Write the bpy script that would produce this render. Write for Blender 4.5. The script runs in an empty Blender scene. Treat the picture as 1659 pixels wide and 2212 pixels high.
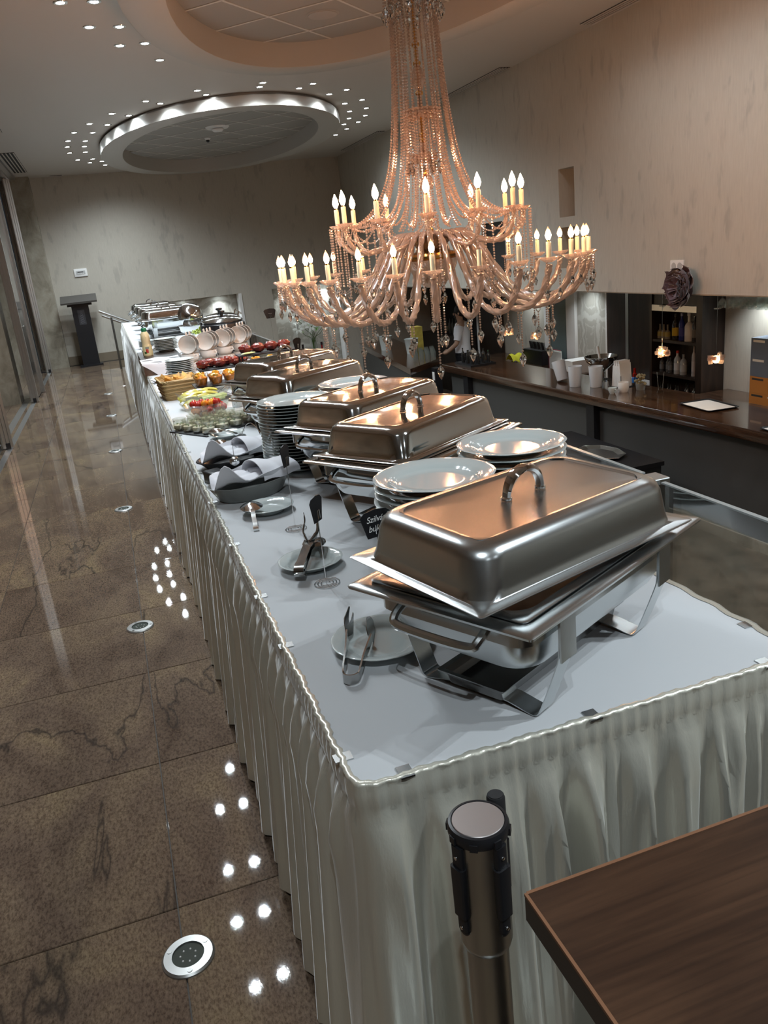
import bpy, bmesh, math, random
from math import pi, sin, cos, radians as R
from mathutils import Matrix, Vector
C = bpy.context.scene.collection
S = bpy.context.scene
rng = random.Random(7)
# ---------------------------------------------------------------- camera
cam = bpy.data.cameras.new('camera'); camo = bpy.data.objects.new('camera', cam); C.objects.link(camo)
S.camera = camo
cam.sensor_fit = 'VERTICAL'; cam.sensor_height = 36.0
cam.lens = 36.0 * 1736.02 / 2212.0
cam.clip_start = 0.02; cam.clip_end = 100
YAW, PIT, ROL = 0.296989447, -0.315576762, -0.106143812
_f = Vector((sin(YAW)*cos(PIT), cos(YAW)*cos(PIT), sin(PIT)))
_r = _f.cross(Vector((0, 0, 1))).normalized(); _u = _r.cross(_f)
_r2 = cos(ROL)*_r + sin(ROL)*_u; _u2 = -sin(ROL)*_r + cos(ROL)*_u
_m = Matrix((_r2, _u2, -_f)).transposed().to_4x4()
_m.translation = Vector((0, 0, 1.5))
camo.matrix_world = _m
# ---------------------------------------------------------------- world + exposure
w = bpy.data.worlds.new('world'); S.world = w; w.use_nodes = True
w.node_tree.nodes['Background'].inputs[0].default_value = (0.75, 0.85, 1.0, 1)
w.node_tree.nodes['Background'].inputs[1].default_value = 0.02
S.view_settings.view_transform = 'Standard'; S.view_settings.look = 'None'
S.view_settings.gamma = 1.0; S.view_settings.use_curve_mapping = False
S.view_settings.exposure = 0.0
cy = S.cycles
cy.max_bounces = 10; cy.diffuse_bounces = 4; cy.glossy_bounces = 5; cy.transmission_bounces = 8; cy.transparent_max_bounces = 24
cy.sample_clamp_indirect = 4.0; cy.sample_clamp_direct = 0.0
cy.caustics_reflective = False; cy.caustics_refractive = False
cy.use_denoising = True
try: cy.denoiser = 'OPENIMAGEDENOISE'
except Exception: pass
SPOT_W, BULB_E, NICHE_W = 39.0, 200.0, 24.0
CEIL = 3.287; LOW = -1.34; TT = 0.76; SOF = 0.85

# ---------------------------------------------------------------- mesh helpers
class MB:
    def __init__(s): s.v = []; s.f = []
    def add(s, vs, fs, M=None):
        n = len(s.v)
        s.v += [tuple(M @ Vector(p)) for p in vs] if M is not None else [tuple(p) for p in vs]
        s.f += [tuple(i + n for i in f) for f in fs]
        return s
    def box(s, x0, x1, y0, y1, z0, z1, M=None):
        vs = [(x0,y0,z0),(x1,y0,z0),(x1,y1,z0),(x0,y1,z0),(x0,y0,z1),(x1,y0,z1),(x1,y1,z1),(x0,y1,z1)]
        return s.add(vs, [(0,3,2,1),(4,5,6,7),(0,1,5,4),(1,2,6,5),(2,3,7,6),(3,0,4,7)], M)
    def quad(s, a, b, c, d): return s.add([a,b,c,d], [(0,1,2,3)])
    def lathe(s, prof, n=24, M=None, wob=None, a0=0.0):
        vs = []; fs = []; k = len(prof)
        for i in range(n):
            a = a0 + 2*pi*i/n
            for (r, z) in prof:
                q = r*(1 + (wob(a, r, z) if wob else 0))
                vs.append((q*cos(a), q*sin(a), z))
        for i in range(n):
            j = (i+1) % n
            for t in range(k-1):
                fs.append((i*k+t, j*k+t, j*k+t+1, i*k+t+1))
        if prof[0][0] > 1e-6: fs.append(tuple(i*k for i in range(n-1, -1, -1)))
        if prof[-1][0] > 1e-6: fs.append(tuple(i*k+k-1 for i in range(n)))
        return s.add(vs, fs, M)
    def ring(s, prof, n=24, M=None):
        k = len(prof); vs = [(r*cos(2*pi*i/n), r*sin(2*pi*i/n), z) for i in range(n) for (r, z) in prof]
        return s.add(vs, [(i*k+t, ((i+1) % n)*k+t, ((i+1) % n)*k+(t+1) % k, i*k+(t+1) % k) for i in range(n) for t in range(k)], M)
    def lathe_open(s, prof, n=24, M=None, wob=None):
        vs = []; fs = []; k = len(prof)
        for i in range(n):
            a = 2*pi*i/n
            for (r, z) in prof:
                q = r*(1 + (wob(a, r, z) if wob else 0)); vs.append((q*cos(a), q*sin(a), z))
        for i in range(n):
            j = (i+1) % n
            for t in range(k-1): fs.append((i*k+t, j*k+t, j*k+t+1, i*k+t+1))
        return s.add(vs, fs, M)
    def tube(s, pts, rad, n=8, closed=False, M=None, twist=0.0, lobes=0, lobe=0.0, flat=1.0, cap=True):
        pts = [Vector(p) for p in pts]; m = len(pts); vs = []; fs = []
        rr = rad if isinstance(rad, (list, tuple)) else [rad]*m
        T = []
        for i in range(m):
            a = pts[(i-1) % m] if (closed or i > 0) else pts[i]
            b = pts[(i+1) % m] if (closed or i < m-1) else pts[i]
            T.append((b-a).normalized())
        up = Vector((0,0,1)) if abs(T[0].z) < 0.9 else Vector((1,0,0))
        N = (up - T[0]*up.dot(T[0])).normalized()
        for i in range(m):
            N = (N - T[i]*N.dot(T[i])).normalized(); B = T[i].cross(N)
            for j in range(n):
                a = 2*pi*j/n + twist*i
                q = rr[i]*(1 + (lobe*cos(lobes*2*pi*j/n) if lobes else 0))
                vs.append(pts[i] + N*(q*cos(a)) + B*(q*sin(a)*flat))
        for i in range(m if closed else m-1):
            for j in range(n):
                a = i*n+j; b = i*n+(j+1) % n; c = ((i+1) % m)*n+(j+1) % n; d = ((i+1) % m)*n+j
                fs.append((a, b, c, d))
        if not closed and cap:
            fs.append(tuple(range(n-1, -1, -1))); fs.append(tuple((m-1)*n+j for j in range(n)))
        return s.add(vs, fs, M)
    def rr(s, rows, seg=5, cap0=True, cap1=True, M=None, inner=None):
        # rounded-rectangle loft; rows = (hx, hy, r, z)
        vs = []; fs = []; n = 4*(seg+1)
        for (hx, hy, r, z) in rows:
            r = min(r, hx*.999, hy*.999)
            for q, (sx, sy) in enumerate(((1,1),(-1,1),(-1,-1),(1,-1))):
                for k in range(seg+1):
                    a = pi/2*q + pi/2*k/seg
                    vs.append((sx*(hx-r)+r*cos(a), sy*(hy-r)+r*sin(a), z))
        for i in range(len(rows)-1):
            for j in range(n):
                fs.append((i*n+j, i*n+(j+1) % n, (i+1)*n+(j+1) % n, (i+1)*n+j))
        if cap0: fs.append(tuple(range(n-1, -1, -1)))
        if cap1: fs.append(tuple((len(rows)-1)*n+j for j in range(n)))
        return s.add(vs, fs, M)
    def ball(s, c, r, n=8, k=5, sc=(1,1,1), M=None, wob=None):
        vs = []; fs = []
        for i in range(1, k):
            t = pi*i/k
            for j in range(n):
                a = 2*pi*j/n; q = r*(1+(wob(a, t) if wob else 0))
                vs.append((c[0]+q*sc[0]*sin(t)*cos(a), c[1]+q*sc[1]*sin(t)*sin(a), c[2]+q*sc[2]*cos(t)))
        vs.append((c[0], c[1], c[2]+r*sc[2])); vs.append((c[0], c[1], c[2]-r*sc[2]))
        top = len(vs)-2; bot = len(vs)-1
        for j in range(n):
            fs.append((top, j, (j+1) % n)); fs.append((bot, (k-2)*n+(j+1) % n, (k-2)*n+j))
            for i in range(k-2):
                fs.append((i*n+j, (i+1)*n+j, (i+1)*n+(j+1) % n, i*n+(j+1) % n))
        return s.add(vs, fs, M)
    def prism(s, poly, z0, z1, M=None):
        n = len(poly); vs = [(x, y, z0) for x, y in poly]+[(x, y, z1) for x, y in poly]
        fs = [tuple(range(n-1, -1, -1)), tuple(range(n, 2*n))]+[(i, (i+1) % n, n+(i+1) % n, n+i) for i in range(n)]
        return s.add(vs, fs, M)
    def grid(s, fn, nu, nv, M=None):
        vs = [fn(i/nu, j/nv) for i in range(nu+1) for j in range(nv+1)]
        fs = [(i*(nv+1)+j, (i+1)*(nv+1)+j, (i+1)*(nv+1)+j+1, i*(nv+1)+j+1) for i in range(nu) for j in range(nv)]
        return s.add(vs, fs, M)
    def sheet(s, fn, nu, nv, th, M=None):
        # a grid with thickness along z
        a = [Vector(fn(i/nu, j/nv)) for i in range(nu+1) for j in range(nv+1)]
        k = nv+1; n = len(a)
        N = []
        for i in range(nu+1):
            for j in range(nv+1):
                du = a[min(nu, i+1)*k+j]-a[max(0, i-1)*k+j]; dv = a[i*k+min(nv, j+1)]-a[i*k+max(0, j-1)]
                q = du.cross(dv); N.append(q.normalized() if q.length > 1e-12 else Vector((0,0,1)))
        vs = a+[p-q*th for p, q in zip(a, N)]; fs = []
        for i in range(nu):
            for j in range(nv):
                q = (i*k+j, (i+1)*k+j, (i+1)*k+j+1, i*k+j+1); fs.append(q); fs.append(tuple(n+t for t in reversed(q)))
        for i in range(nu):
            fs.append((i*k, n+i*k, n+(i+1)*k, (i+1)*k)); fs.append((i*k+nv, (i+1)*k+nv, n+(i+1)*k+nv, n+i*k+nv))
        for j in range(nv):
            fs.append((j, j+1, n+j+1, n+j)); e = nu*k; fs.append((e+j, n+e+j, n+e+j+1, e+j+1))
        return s.add(vs, fs, M)
    def mesh(s, name, mat, smooth=True, ang=38):
        me = bpy.data.meshes.new(name); me.from_pydata([tuple(p) for p in s.v], [], s.f)
        bm = bmesh.new(); bm.from_mesh(me); bmesh.ops.recalc_face_normals(bm, faces=bm.faces); bm.to_mesh(me); bm.free()
        if mat: me.materials.append(mat)
        if smooth:
            me.polygons.foreach_set('use_smooth', [True]*len(me.polygons))
            me.set_sharp_from_angle(angle=R(ang))
        me.update(); return me
    def build(s, name, mat, parent=None, loc=(0,0,0), rz=0.0, smooth=True, ang=38, label=None, kind=None):
        return link(name, s.mesh(name, mat, smooth, ang), parent, loc, rz, label, kind)

def link(name, me, parent=None, loc=(0,0,0), rz=0.0, label=None, kind=None):
    o = bpy.data.objects.new(name, me); C.objects.link(o); o.location = loc
    o.rotation_euler = (0, 0, rz)
    if parent: o.parent = parent
    if label: o['label'] = label
    if kind: o['kind'] = kind
    return o
def tag(o, label, cat, group=None):
    o['label'] = label; o['category'] = cat
    if group: o['group'] = group
    return o
def thing(name, label, cat, loc=(0,0,0), rz=0.0, group=None):
    o = bpy.data.objects.new(name, None); C.objects.link(o); o.location = loc; o.rotation_euler = (0,0,rz)
    o.empty_display_size = 0.05
    return tag(o, label, cat, group)
def dup(root, loc, rz=0.0, label=None, group=None, rot=None):
    def cp(o, p):
        c = o.copy(); C.objects.link(c)
        if p: c.parent = p
        for ch in o.children: cp(ch, c)
        return c
    r = cp(root, None); r.location = loc; r.rotation_euler = rot or (0, 0, rz)
    if label: r['label'] = label
    if group: r['group'] = group
    return r
def struct(o): o['kind'] = 'structure'; return o
def TR(x, y, z): return Matrix.Translation((x, y, z))
def RZ(a): return Matrix.Rotation(a, 4, 'Z')
def RX(a): return Matrix.Rotation(a, 4, 'X')
def RY(a): return Matrix.Rotation(a, 4, 'Y')
def text_mesh(txt, size, mat, shear=0.0, ext=0.0006):
    cu = bpy.data.curves.new('text', 'FONT'); cu.body = txt; cu.size = size; cu.extrude = ext; cu.shear = shear
    cu.align_x = 'CENTER'; cu.align_y = 'CENTER'
    o = bpy.data.objects.new('text', cu); C.objects.link(o)
    bpy.context.view_layer.update()
    me = bpy.data.meshes.new_from_object(o.evaluated_get(bpy.context.evaluated_depsgraph_get()))
    bpy.data.objects.remove(o); me.materials.clear(); me.materials.append(mat); return me
def smoothpath(pts, n):
    P = [Vector(p) for p in pts]; P = [2*P[0]-P[1]]+P+[2*P[-1]-P[-2]]; out = []; m = len(P)-3
    for i in range(n+1):
        t = i/n*m; k = min(int(t), m-1); u = t-k; a, b, c, d = P[k:k+4]
        out.append(0.5*((2*b)+(c-a)*u+(2*a-5*b+4*c-d)*u*u+(3*b-a-3*c+d)*u**3))
    return out

# ---------------------------------------------------------------- materials
def nt(name):
    m = bpy.data.materials.new(name); m.use_nodes = True
    return m, m.node_tree.nodes, m.node_tree.links, m.node_tree.nodes['Principled BSDF']
def pm(name, col, rough=0.5, metal=0.0, spec=0.5, trans=0.0, ior=1.45, coat=0.0, sheen=0.0, emit=None, es=0.0, bump=0.0, bscale=60, alpha=1.0, var=0.0, vscale=8, aniso=0.0):
    m, n, l, b = nt(name)
    b.inputs['Base Color'].default_value = (*col, 1); b.inputs['Roughness'].default_value = rough
    b.inputs['Metallic'].default_value = metal; b.inputs['Specular IOR Level'].default_value = spec
    b.inputs['Transmission Weight'].default_value = trans; b.inputs['IOR'].default_value = ior
    b.inputs['Coat Weight'].default_value = coat; b.inputs['Coat Roughness'].default_value = 0.05
    b.inputs['Sheen Weight'].default_value = sheen; b.inputs['Alpha'].default_value = alpha
    b.inputs['Anisotropic'].default_value = aniso
    if emit: b.inputs['Emission Color'].default_value = (*emit, 1); b.inputs['Emission Strength'].default_value = es
    if bump or var:
        g = n.new('ShaderNodeNewGeometry')
    if bump:
        t = n.new('ShaderNodeTexNoise'); t.inputs['Scale'].default_value = bscale; t.inputs['Detail'].default_value = 3
        l.new(g.outputs['Position'], t.inputs['Vector'])
        k = n.new('ShaderNodeBump'); k.inputs['Strength'].default_value = bump; k.inputs['Distance'].default_value = 0.01
        l.new(t.outputs['Fac'], k.inputs['Height']); l.new(k.outputs['Normal'], b.inputs['Normal'])
    if var:
        t = n.new('ShaderNodeTexNoise'); t.inputs['Scale'].default_value = vscale; t.inputs['Detail'].default_value = 4
        l.new(g.outputs['Position'], t.inputs['Vector'])
        r = n.new('ShaderNodeValToRGB'); r.color_ramp.elements[0].position = 0.3; r.color_ramp.elements[1].position = 0.7
        r.color_ramp.elements[0].color = (*[c*(1-var) for c in col], 1); r.color_ramp.elements[1].color = (*[min(1, c*(1+var)) for c in col], 1)
        l.new(t.outputs['Fac'], r.inputs['Fac']); l.new(r.outputs['Color'], b.inputs['Base Color'])
    return m
def noise(n, l, vec, scale, detail=4, rough=0.5, dist=0.0):
    t = n.new('ShaderNodeTexNoise'); t.inputs['Scale'].default_value = scale; t.inputs['Detail'].default_value = detail
    t.inputs['Roughness'].default_value = rough; t.inputs['Distortion'].default_value = dist
    l.new(vec, t.inputs['Vector']); return t.outputs['Fac']
def ramp(n, l, fac, stops):
    r = n.new('ShaderNodeValToRGB'); cr = r.color_ramp
    while len(cr.elements) < len(stops): cr.elements.new(0.5)
    for e, (p, c) in zip(cr.elements, stops): e.position = p; e.color = (*c, 1) if len(c) == 3 else c
    l.new(fac, r.inputs['Fac']); return r.outputs['Color']
def mapping(n, l, vec, scale=(1,1,1), loc=(0,0,0), rot=(0,0,0)):
    m = n.new('ShaderNodeMapping'); m.inputs['Scale'].default_value = scale; m.inputs['Location'].default_value = loc; m.inputs['Rotation'].default_value = rot
    l.new(vec, m.inputs['Vector']); return m.outputs['Vector']
def mix(n, l, fac, a, b, mode='MIX'):
    m = n.new('ShaderNodeMix'); m.data_type = 'RGBA'; m.blend_type = mode
    for sock, val in ((m.inputs[0], fac), (m.inputs[6], a), (m.inputs[7], b)):
        if isinstance(val, (int, float)): sock.default_value = val
        elif isinstance(val, tuple): sock.default_value = (*val, 1)
        else: l.new(val, sock)
    return m.outputs[2]
def bumpn(n, l, b, h, st, dist=0.01):
    k = n.new('ShaderNodeBump'); k.inputs['Strength'].default_value = st; k.inputs['Distance'].default_value = dist
    l.new(h, k.inputs['Height']); l.new(k.outputs['Normal'], b.inputs['Normal'])

def wallpaper_mat(name, base, dark, light):
    m, n, l, b = nt(name); g = n.new('ShaderNodeNewGeometry')
    big = noise(n, l, mapping(n, l, g.outputs['Position'], (5, 5, 2.2)), 1.6, 3)
    st = noise(n, l, mapping(n, l, g.outputs['Position'], (9, 9, 3.0)), 1.0, 3, 0.55)
    fine = noise(n, l, mapping(n, l, g.outputs['Position'], (70, 70, 8)), 1.0, 3)
    c = ramp(n, l, st, [(0.0, light), (0.48, base), (0.58, base), (0.68, dark)])
    c = mix(n, l, ramp(n, l, big, [(0.35, (0,0,0)), (0.65, (0.5,0.5,0.5))]), c, base)
    c = mix(n, l, 0.25, c, ramp(n, l, fine, [(0.3, dark), (0.7, light)]))
    l.new(c, b.inputs['Base Color']); b.inputs['Roughness'].default_value = 0.55; b.inputs['Specular IOR Level'].default_value = 0.3
    bumpn(n, l, b, fine, 0.06, 0.004); return m
def damask_mat(name, base, fig):
    m, n, l, b = nt(name); g = n.new('ShaderNodeNewGeometry')
    v = n.new('ShaderNodeTexVoronoi'); v.feature = 'DISTANCE_TO_EDGE'; v.inputs['Scale'].default_value = 2.6; v.inputs['Randomness'].default_value = 0.25
    d = n.new('ShaderNodeVectorMath'); d.operation = 'MULTIPLY_ADD'
    t = n.new('ShaderNodeTexNoise'); t.inputs['Scale'].default_value = 5; t.inputs['Detail'].default_value = 5
    l.new(g.outputs['Position'], t.inputs['Vector'])
    l.new(t.outputs['Color'], d.inputs[0]); d.inputs[1].default_value = (0.25, 0.25, 0.25); l.new(g.outputs['Position'], d.inputs[2])
    l.new(mapping(n, l, d.outputs[0], (1, 1, 0.62)), v.inputs['Vector'])
    c = ramp(n, l, v.outputs['Distance'], [(0.0, fig), (0.05, fig), (0.08, base), (0.19, base), (0.21, fig), (0.25, base)])
    l.new(c, b.inputs['Base Color']); b.inputs['Roughness'].default_value = 0.5; return m
def floor_mat():
    m, n, l, b = nt('polished_stone_tile'); g = n.new('ShaderNodeNewGeometry'); oi = n.new('ShaderNodeObjectInfo')
    cx = n.new('ShaderNodeCombineXYZ')
    mu = n.new('ShaderNodeMath'); mu.operation = 'MULTIPLY'; mu.inputs[1].default_value = 37.0
    l.new(oi.outputs['Random'], mu.inputs[0]); l.new(mu.outputs[0], cx.inputs['Z'])
    ad = n.new('ShaderNodeVectorMath'); l.new(g.outputs['Position'], ad.inputs[0]); l.new(cx.outputs[0], ad.inputs[1])
    P = ad.outputs[0]
    Ps = mapping(n, l, P, (1.6, 0.75, 1))
    big = noise(n, l, Ps, 1.9, 6, 0.6, 0.8)
    c = ramp(n, l, big, [(0.25, (0.10, 0.068, 0.050)), (0.45, (0.185, 0.132, 0.098)), (0.58, (0.245, 0.178, 0.122)), (0.75, (0.34, 0.255, 0.150))])
    gr = noise(n, l, mapping(n, l, P, (1.6, 0.8, 1)), 95, 3, 0.7)
    c = mix(n, l, 0.85, c, ramp(n, l, gr, [(0.36, (0.32, 0.29, 0.27)), (0.52, (0.72, 0.70, 0.68)), (0.7, (1.0, 0.98, 0.93))]), 'MULTIPLY')
    v = noise(n, l, mapping(n, l, P, (1.5, 0.4, 1), rot=(0,0,.35)), 0.75, 6, 0.55, 0.3)
    vein = n.new('ShaderNodeMath'); vein.operation = 'SUBTRACT'; vein.inputs[1].default_value = 0.52; l.new(v, vein.inputs[0])
    ab = n.new('ShaderNodeMath'); ab.operation = 'ABSOLUTE'; l.new(vein.outputs[0], ab.inputs[0])
    c = mix(n, l, ramp(n, l, ab.outputs[0], [(0.0, (0.8,0.8,0.8)), (0.0022, (0.45,0.45,0.45)), (0.006, (0,0,0))]), c, (0.03, 0.025, 0.022))
    l.new(c, b.inputs['Base Color']); b.inputs['Roughness'].default_value = 0.022
    b.inputs['Specular IOR Level'].default_value = 0.55
    bumpn(n, l, b, gr, 0.012, 0.002); return m
def wood_mat(name, c0, c1, c2, axis='X', rough=0.25, sc=1.0, coat=0.3):
    m, n, l, b = nt(name); g = n.new('ShaderNodeNewGeometry')
    s = {'X': (0.9, 7, 7), 'Y': (7, 0.9, 7), 'Z': (7, 7, 0.9)}[axis]
    P = mapping(n, l, g.outputs['Position'], tuple(k*sc for k in s))
    a = noise(n, l, P, 1.2, 6, 0.6, 1.2)
    c = ramp(n, l, a, [(0.28, c0), (0.5, c1), (0.72, c2)])
    s2 = {'X': (3, 160, 160), 'Y': (160, 3, 160), 'Z': (160, 160, 3)}[axis]
    f = noise(n, l, mapping(n, l, g.outputs['Position'], s2), 1.0, 3, 0.6)
    c = mix(n, l, 0.55, c, ramp(n, l, f, [(0.35, (0.35,0.33,0.3)), (0.6, (1,1,1))]), 'MULTIPLY')
    l.new(c, b.inputs['Base Color']); b.inputs['Roughness'].default_value = rough; b.inputs['Coat Weight'].default_value = coat
    bumpn(n, l, b, f, 0.05, 0.002); return m
def marble_mat(name, c0, c1, c2):
    m, n, l, b = nt(name); g = n.new('ShaderNodeNewGeometry')
    a = noise(n, l, mapping(n, l, g.outputs['Position'], (2, 2, 1.4)), 2.0, 8, 0.65, 0.6)
    l.new(ramp(n, l, a, [(0.3, c0), (0.5, c1), (0.7, c2)]), b.inputs['Base Color']); b.inputs['Roughness'].default_value = 0.25; return m
def glass_mat(name, tint=(1,1,1), gloss=0.08, rough=0.0):
    m = bpy.data.materials.new(name); m.use_nodes = True; n = m.node_tree.nodes; l = m.node_tree.links
    n.clear(); o = n.new('ShaderNodeOutputMaterial'); mx = n.new('ShaderNodeMixShader')
    t = n.new('ShaderNodeBsdfTransparent'); t.inputs[0].default_value = (*tint, 1)
    g = n.new('ShaderNodeBsdfGlossy'); g.inputs['Roughness'].default_value = rough; g.inputs[0].default_value = (1,1,1,1)
    f = n.new('ShaderNodeLayerWeight'); f.inputs['Blend'].default_value = gloss
    mm = n.new('ShaderNodeMath'); mm.operation = 'MULTIPLY'; mm.inputs[1].default_value = 0.55; l.new(f.outputs['Fresnel'], mm.inputs[0]); l.new(mm.outputs[0], mx.inputs[0]); l.new(t.outputs[0], mx.inputs[1]); l.new(g.outputs[0], mx.inputs[2]); l.new(mx.outputs[0], o.inputs[0]); return m
def bead_mat(name, col, a=0.30, gl=0.35):
    m = bpy.data.materials.new(name); m.use_nodes = True; n = m.node_tree.nodes; l = m.node_tree.links
    n.clear(); o = n.new('ShaderNodeOutputMaterial'); m1 = n.new('ShaderNodeMixShader'); m2 = n.new('ShaderNodeMixShader')
    t = n.new('ShaderNodeBsdfTransparent'); t.inputs[0].default_value = (*col, 1)
    d = n.new('ShaderNodeBsdfTranslucent'); d.inputs[0].default_value = (*col, 1)
    d2 = n.new('ShaderNodeBsdfDiffuse'); d2.inputs[0].default_value = (*col, 1)
    m0 = n.new('ShaderNodeMixShader'); l.new(d.outputs[0], m0.inputs[1]); l.new(d2.outputs[0], m0.inputs[2])
    g = n.new('ShaderNodeBsdfGlossy'); g.inputs['Roughness'].default_value = 0.08
    m1.inputs[0].default_value = gl; l.new(m0.outputs[0], m1.inputs[1]); l.new(g.outputs[0], m1.inputs[2])
    m2.inputs[0].default_value = a; l.new(m1.outputs[0], m2.inputs[1]); l.new(t.outputs[0], m2.inputs[2]); l.new(m2.outputs[0], o.inputs[0]); return m
def weave_mat(name, c0, c1, sc):
    m, n, l, b = nt(name); g = n.new('ShaderNodeTexCoord')
    wv = n.new('ShaderNodeTexWave'); wv.bands_direction = 'Z'; wv.inputs['Scale'].default_value = sc; wv.inputs['Distortion'].default_value = 1.5
    l.new(g.outputs['Object'], wv.inputs['Vector'])
    l.new(ramp(n, l, wv.outputs['Fac'], [(0.2, c0), (0.7, c1)]), b.inputs['Base Color']); b.inputs['Roughness'].default_value = 0.6
    bumpn(n, l, b, wv.outputs['Fac'], 0.5, 0.004); return m

M_wall = wallpaper_mat('wallpaper', (0.50,0.465,0.40), (0.385,0.355,0.31), (0.55,0.515,0.45))
M_damask = damask_mat('damask_paper', (0.42,0.40,0.35), (0.56,0.55,0.50))
M_ceil = pm('ceiling_paint', (0.58,0.535,0.49), 0.6, bump=0.02, bscale=30)
M_ring = pm('ring_paint', (0.50,0.47,0.43), 0.5)
M_ctile = pm('ceiling_tile', (0.36,0.34,0.31), 0.8, bump=0.1, bscale=220)
M_cbar = pm('ceiling_bar', (0.62,0.60,0.56), 0.5)
M_floor = floor_mat()
M_grout = pm('grout', (0.05,0.042,0.036), 0.6)
M_lowfloor = pm('lower_floor', (0.17,0.14,0.105), 0.22, var=0.35, vscale=5)
M_marble = marble_mat('beige_marble', (0.19,0.165,0.125), (0.32,0.29,0.23), (0.42,0.39,0.32))
M_alu = pm('brushed_aluminium', (0.50,0.50,0.49), 0.35, 1.0)
M_dglass = pm('bronze_glass', (0.06,0.055,0.05), 0.08, 0.0, 0.8)
M_tong = pm('tong_steel', (0.40,0.405,0.40), 0.16, 1.0)
M_steel = pm('polished_steel', (0.73,0.755,0.76), 0.10, 1.0, bump=0.015, bscale=16)
M_brush = pm('satin_steel', (0.575,0.60,0.605), 0.26, 1.0, bump=0.01, bscale=40)
M_chrome = pm('chrome', (0.85,0.85,0.85), 0.05, 1.0)
M_dsteel = pm('dark_steel', (0.22,0.22,0.215), 0.25, 1.0)
M_porc = pm('porcelain', (0.56,0.61,0.60), 0.08, coat=0.6)
M_cup = pm('cream_porcelain', (0.74,0.70,0.66), 0.1, coat=0.5)
M_cloth = pm('table_cloth', (0.56,0.575,0.59), 0.85, bump=0.03, bscale=9, sheen=0.1)
M_nap = pm('napkin_cloth', (0.74,0.74,0.78), 0.85, sheen=0.2, bump=0.05, bscale=25)
M_paper = pm('white_paper', (0.80,0.79,0.77), 0.8)
M_black = pm('black_plastic', (0.012,0.012,0.014), 0.35)
M_blackm = pm('black_matt', (0.015,0.015,0.016), 0.7)
M_slate = pm('slate', (0.03,0.03,0.033), 0.5, bump=0.2, bscale=40)
M_greypan = pm('grey_stoneware', (0.22,0.23,0.22), 0.3, var=0.15)
M_barfront = pm('dark_grey_panel', (0.055,0.055,0.053), 0.5, bump=0.05, bscale=200)
M_darkwood = wood_mat('dark_wood', (0.010,0.006,0.004), (0.022,0.012,0.008), (0.040,0.022,0.014), 'Z', 0.42, 1.0, 0.0)
M_barwood = wood_mat('bar_top_wood', (0.030,0.014,0.008), (0.068,0.033,0.018), (0.12,0.062,0.034), 'Y', 0.16, 1.0, 0.5)
M_counter = wood_mat('walnut_laminate', (0.012,0.005,0.0025), (0.040,0.018,0.009), (0.085,0.041,0.021), 'X', 0.36, 1.3, 0.1)
M_counter_edge = pm('counter_edge', (0.20,0.095,0.05), 0.4)
M_gold = pm('gold', (0.75,0.42,0.12), 0.22, 1.0)
M_bead = bead_mat('crystal_bead', (0.80,0.68,0.60), 0.30, 0.50)
M_arm = bead_mat('twisted_glass', (0.62,0.53,0.47), 0.25, 0.40)
M_dish = bead_mat('glass_dish', (0.85,0.74,0.67), 0.55, 0.5)
M_wglass = bead_mat('bar_glass', (0.94,0.96,0.95), 0.85, 0.80)
M_jar = bead_mat('jar_glass', (0.92,0.93,0.90), 0.86, 0.75)
M_drop = pm('crystal_drop', (1.0,0.98,0.97), 0.02, trans=1.0, ior=1.55)
M_candle = pm('candle_tube', (0.78,0.70,0.50), 0.5)
M_bulb = pm('bulb_lit', (1.0,0.8,0.5), 0.3, emit=(1.0,0.435,0.21), es=BULB_E)
M_led = pm('led', (1,1,1), 0.3, emit=(0.86,0.96,1.0), es=60)
M_glass = glass_mat('clear_glass', (0.96,0.97,0.965), 0.12)
M_pane = glass_mat('pane_glass', (0.90,0.91,0.905), 0.22)
M_glassedge = pm('glass_edge', (0.34,0.36,0.355), 0.15)
M_screw = pm('screw', (0.3,0.3,0.29), 0.3, 1.0)
# ================================================================ STRUCTURE
YF, YN, XR, XL = 16.4, -6.5, 4.84, -1.16
BX = 6.55    # back wall of the bar
PX = 1.25    # edge of the raised level
# --- upper floor with tiles
fl = struct(MB().box(-3.2, PX, YN, YF+.1, -0.25, -0.006).build('floor', M_grout, smooth=False))
tile = MB().rr([(.3205,.3270,.001,-.006),(.3270,.3270,.001,-.0012),(.3258,.3258,.001,0)], 1).mesh('tile', M_floor)
tile2 = MB().box(-.327,.327,-.327,.327,-.006,-.0012).add([(-.3262,-.3262,-.0012),(.3262,-.3262,-.0012),(.3262,.3262,-.0012),(-.3262,.3262,-.0012),(-.325,-.325,0),(.325,-.325,0),(.325,.325,0),(-.325,.325,0)],[(4,5,6,7),(0,1,5,4),(1,2,6,5),(2,3,7,6),(3,0,4,7)]).mesh('tile', M_floor, smooth=False)
tx = [-.115-.657*k+.3285 for k in (-1, 0, 1, 2)][::-1]
for i in range(4):
    x = -.115+.3285-.657*i+.0
    for j in range(27):
        y = 1.7235-.657*4+.3285+.657*j
        if y+.33 > YF+.1: continue
        link('tile', tile2, fl, (x, y, 0))
# extra tiles under the table so no bare screed shows through the glass
for j in range(27):
    y = 1.7235-.657*4+.3285+.657*j
    if y+.33 <= YF+.1: link('tile', tile2, fl, (.8705, y, 0))
# --- lower floor and the face of the raised level
struct(MB().box(PX, 8.0, YN, YF+.1, LOW-.2, LOW).build('floor', M_lowfloor, smooth=False))
struct(MB().box(PX-.03, PX, YN, YF, LOW, -.25).build('trim_3', M_barfront, smooth=False))

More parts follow.
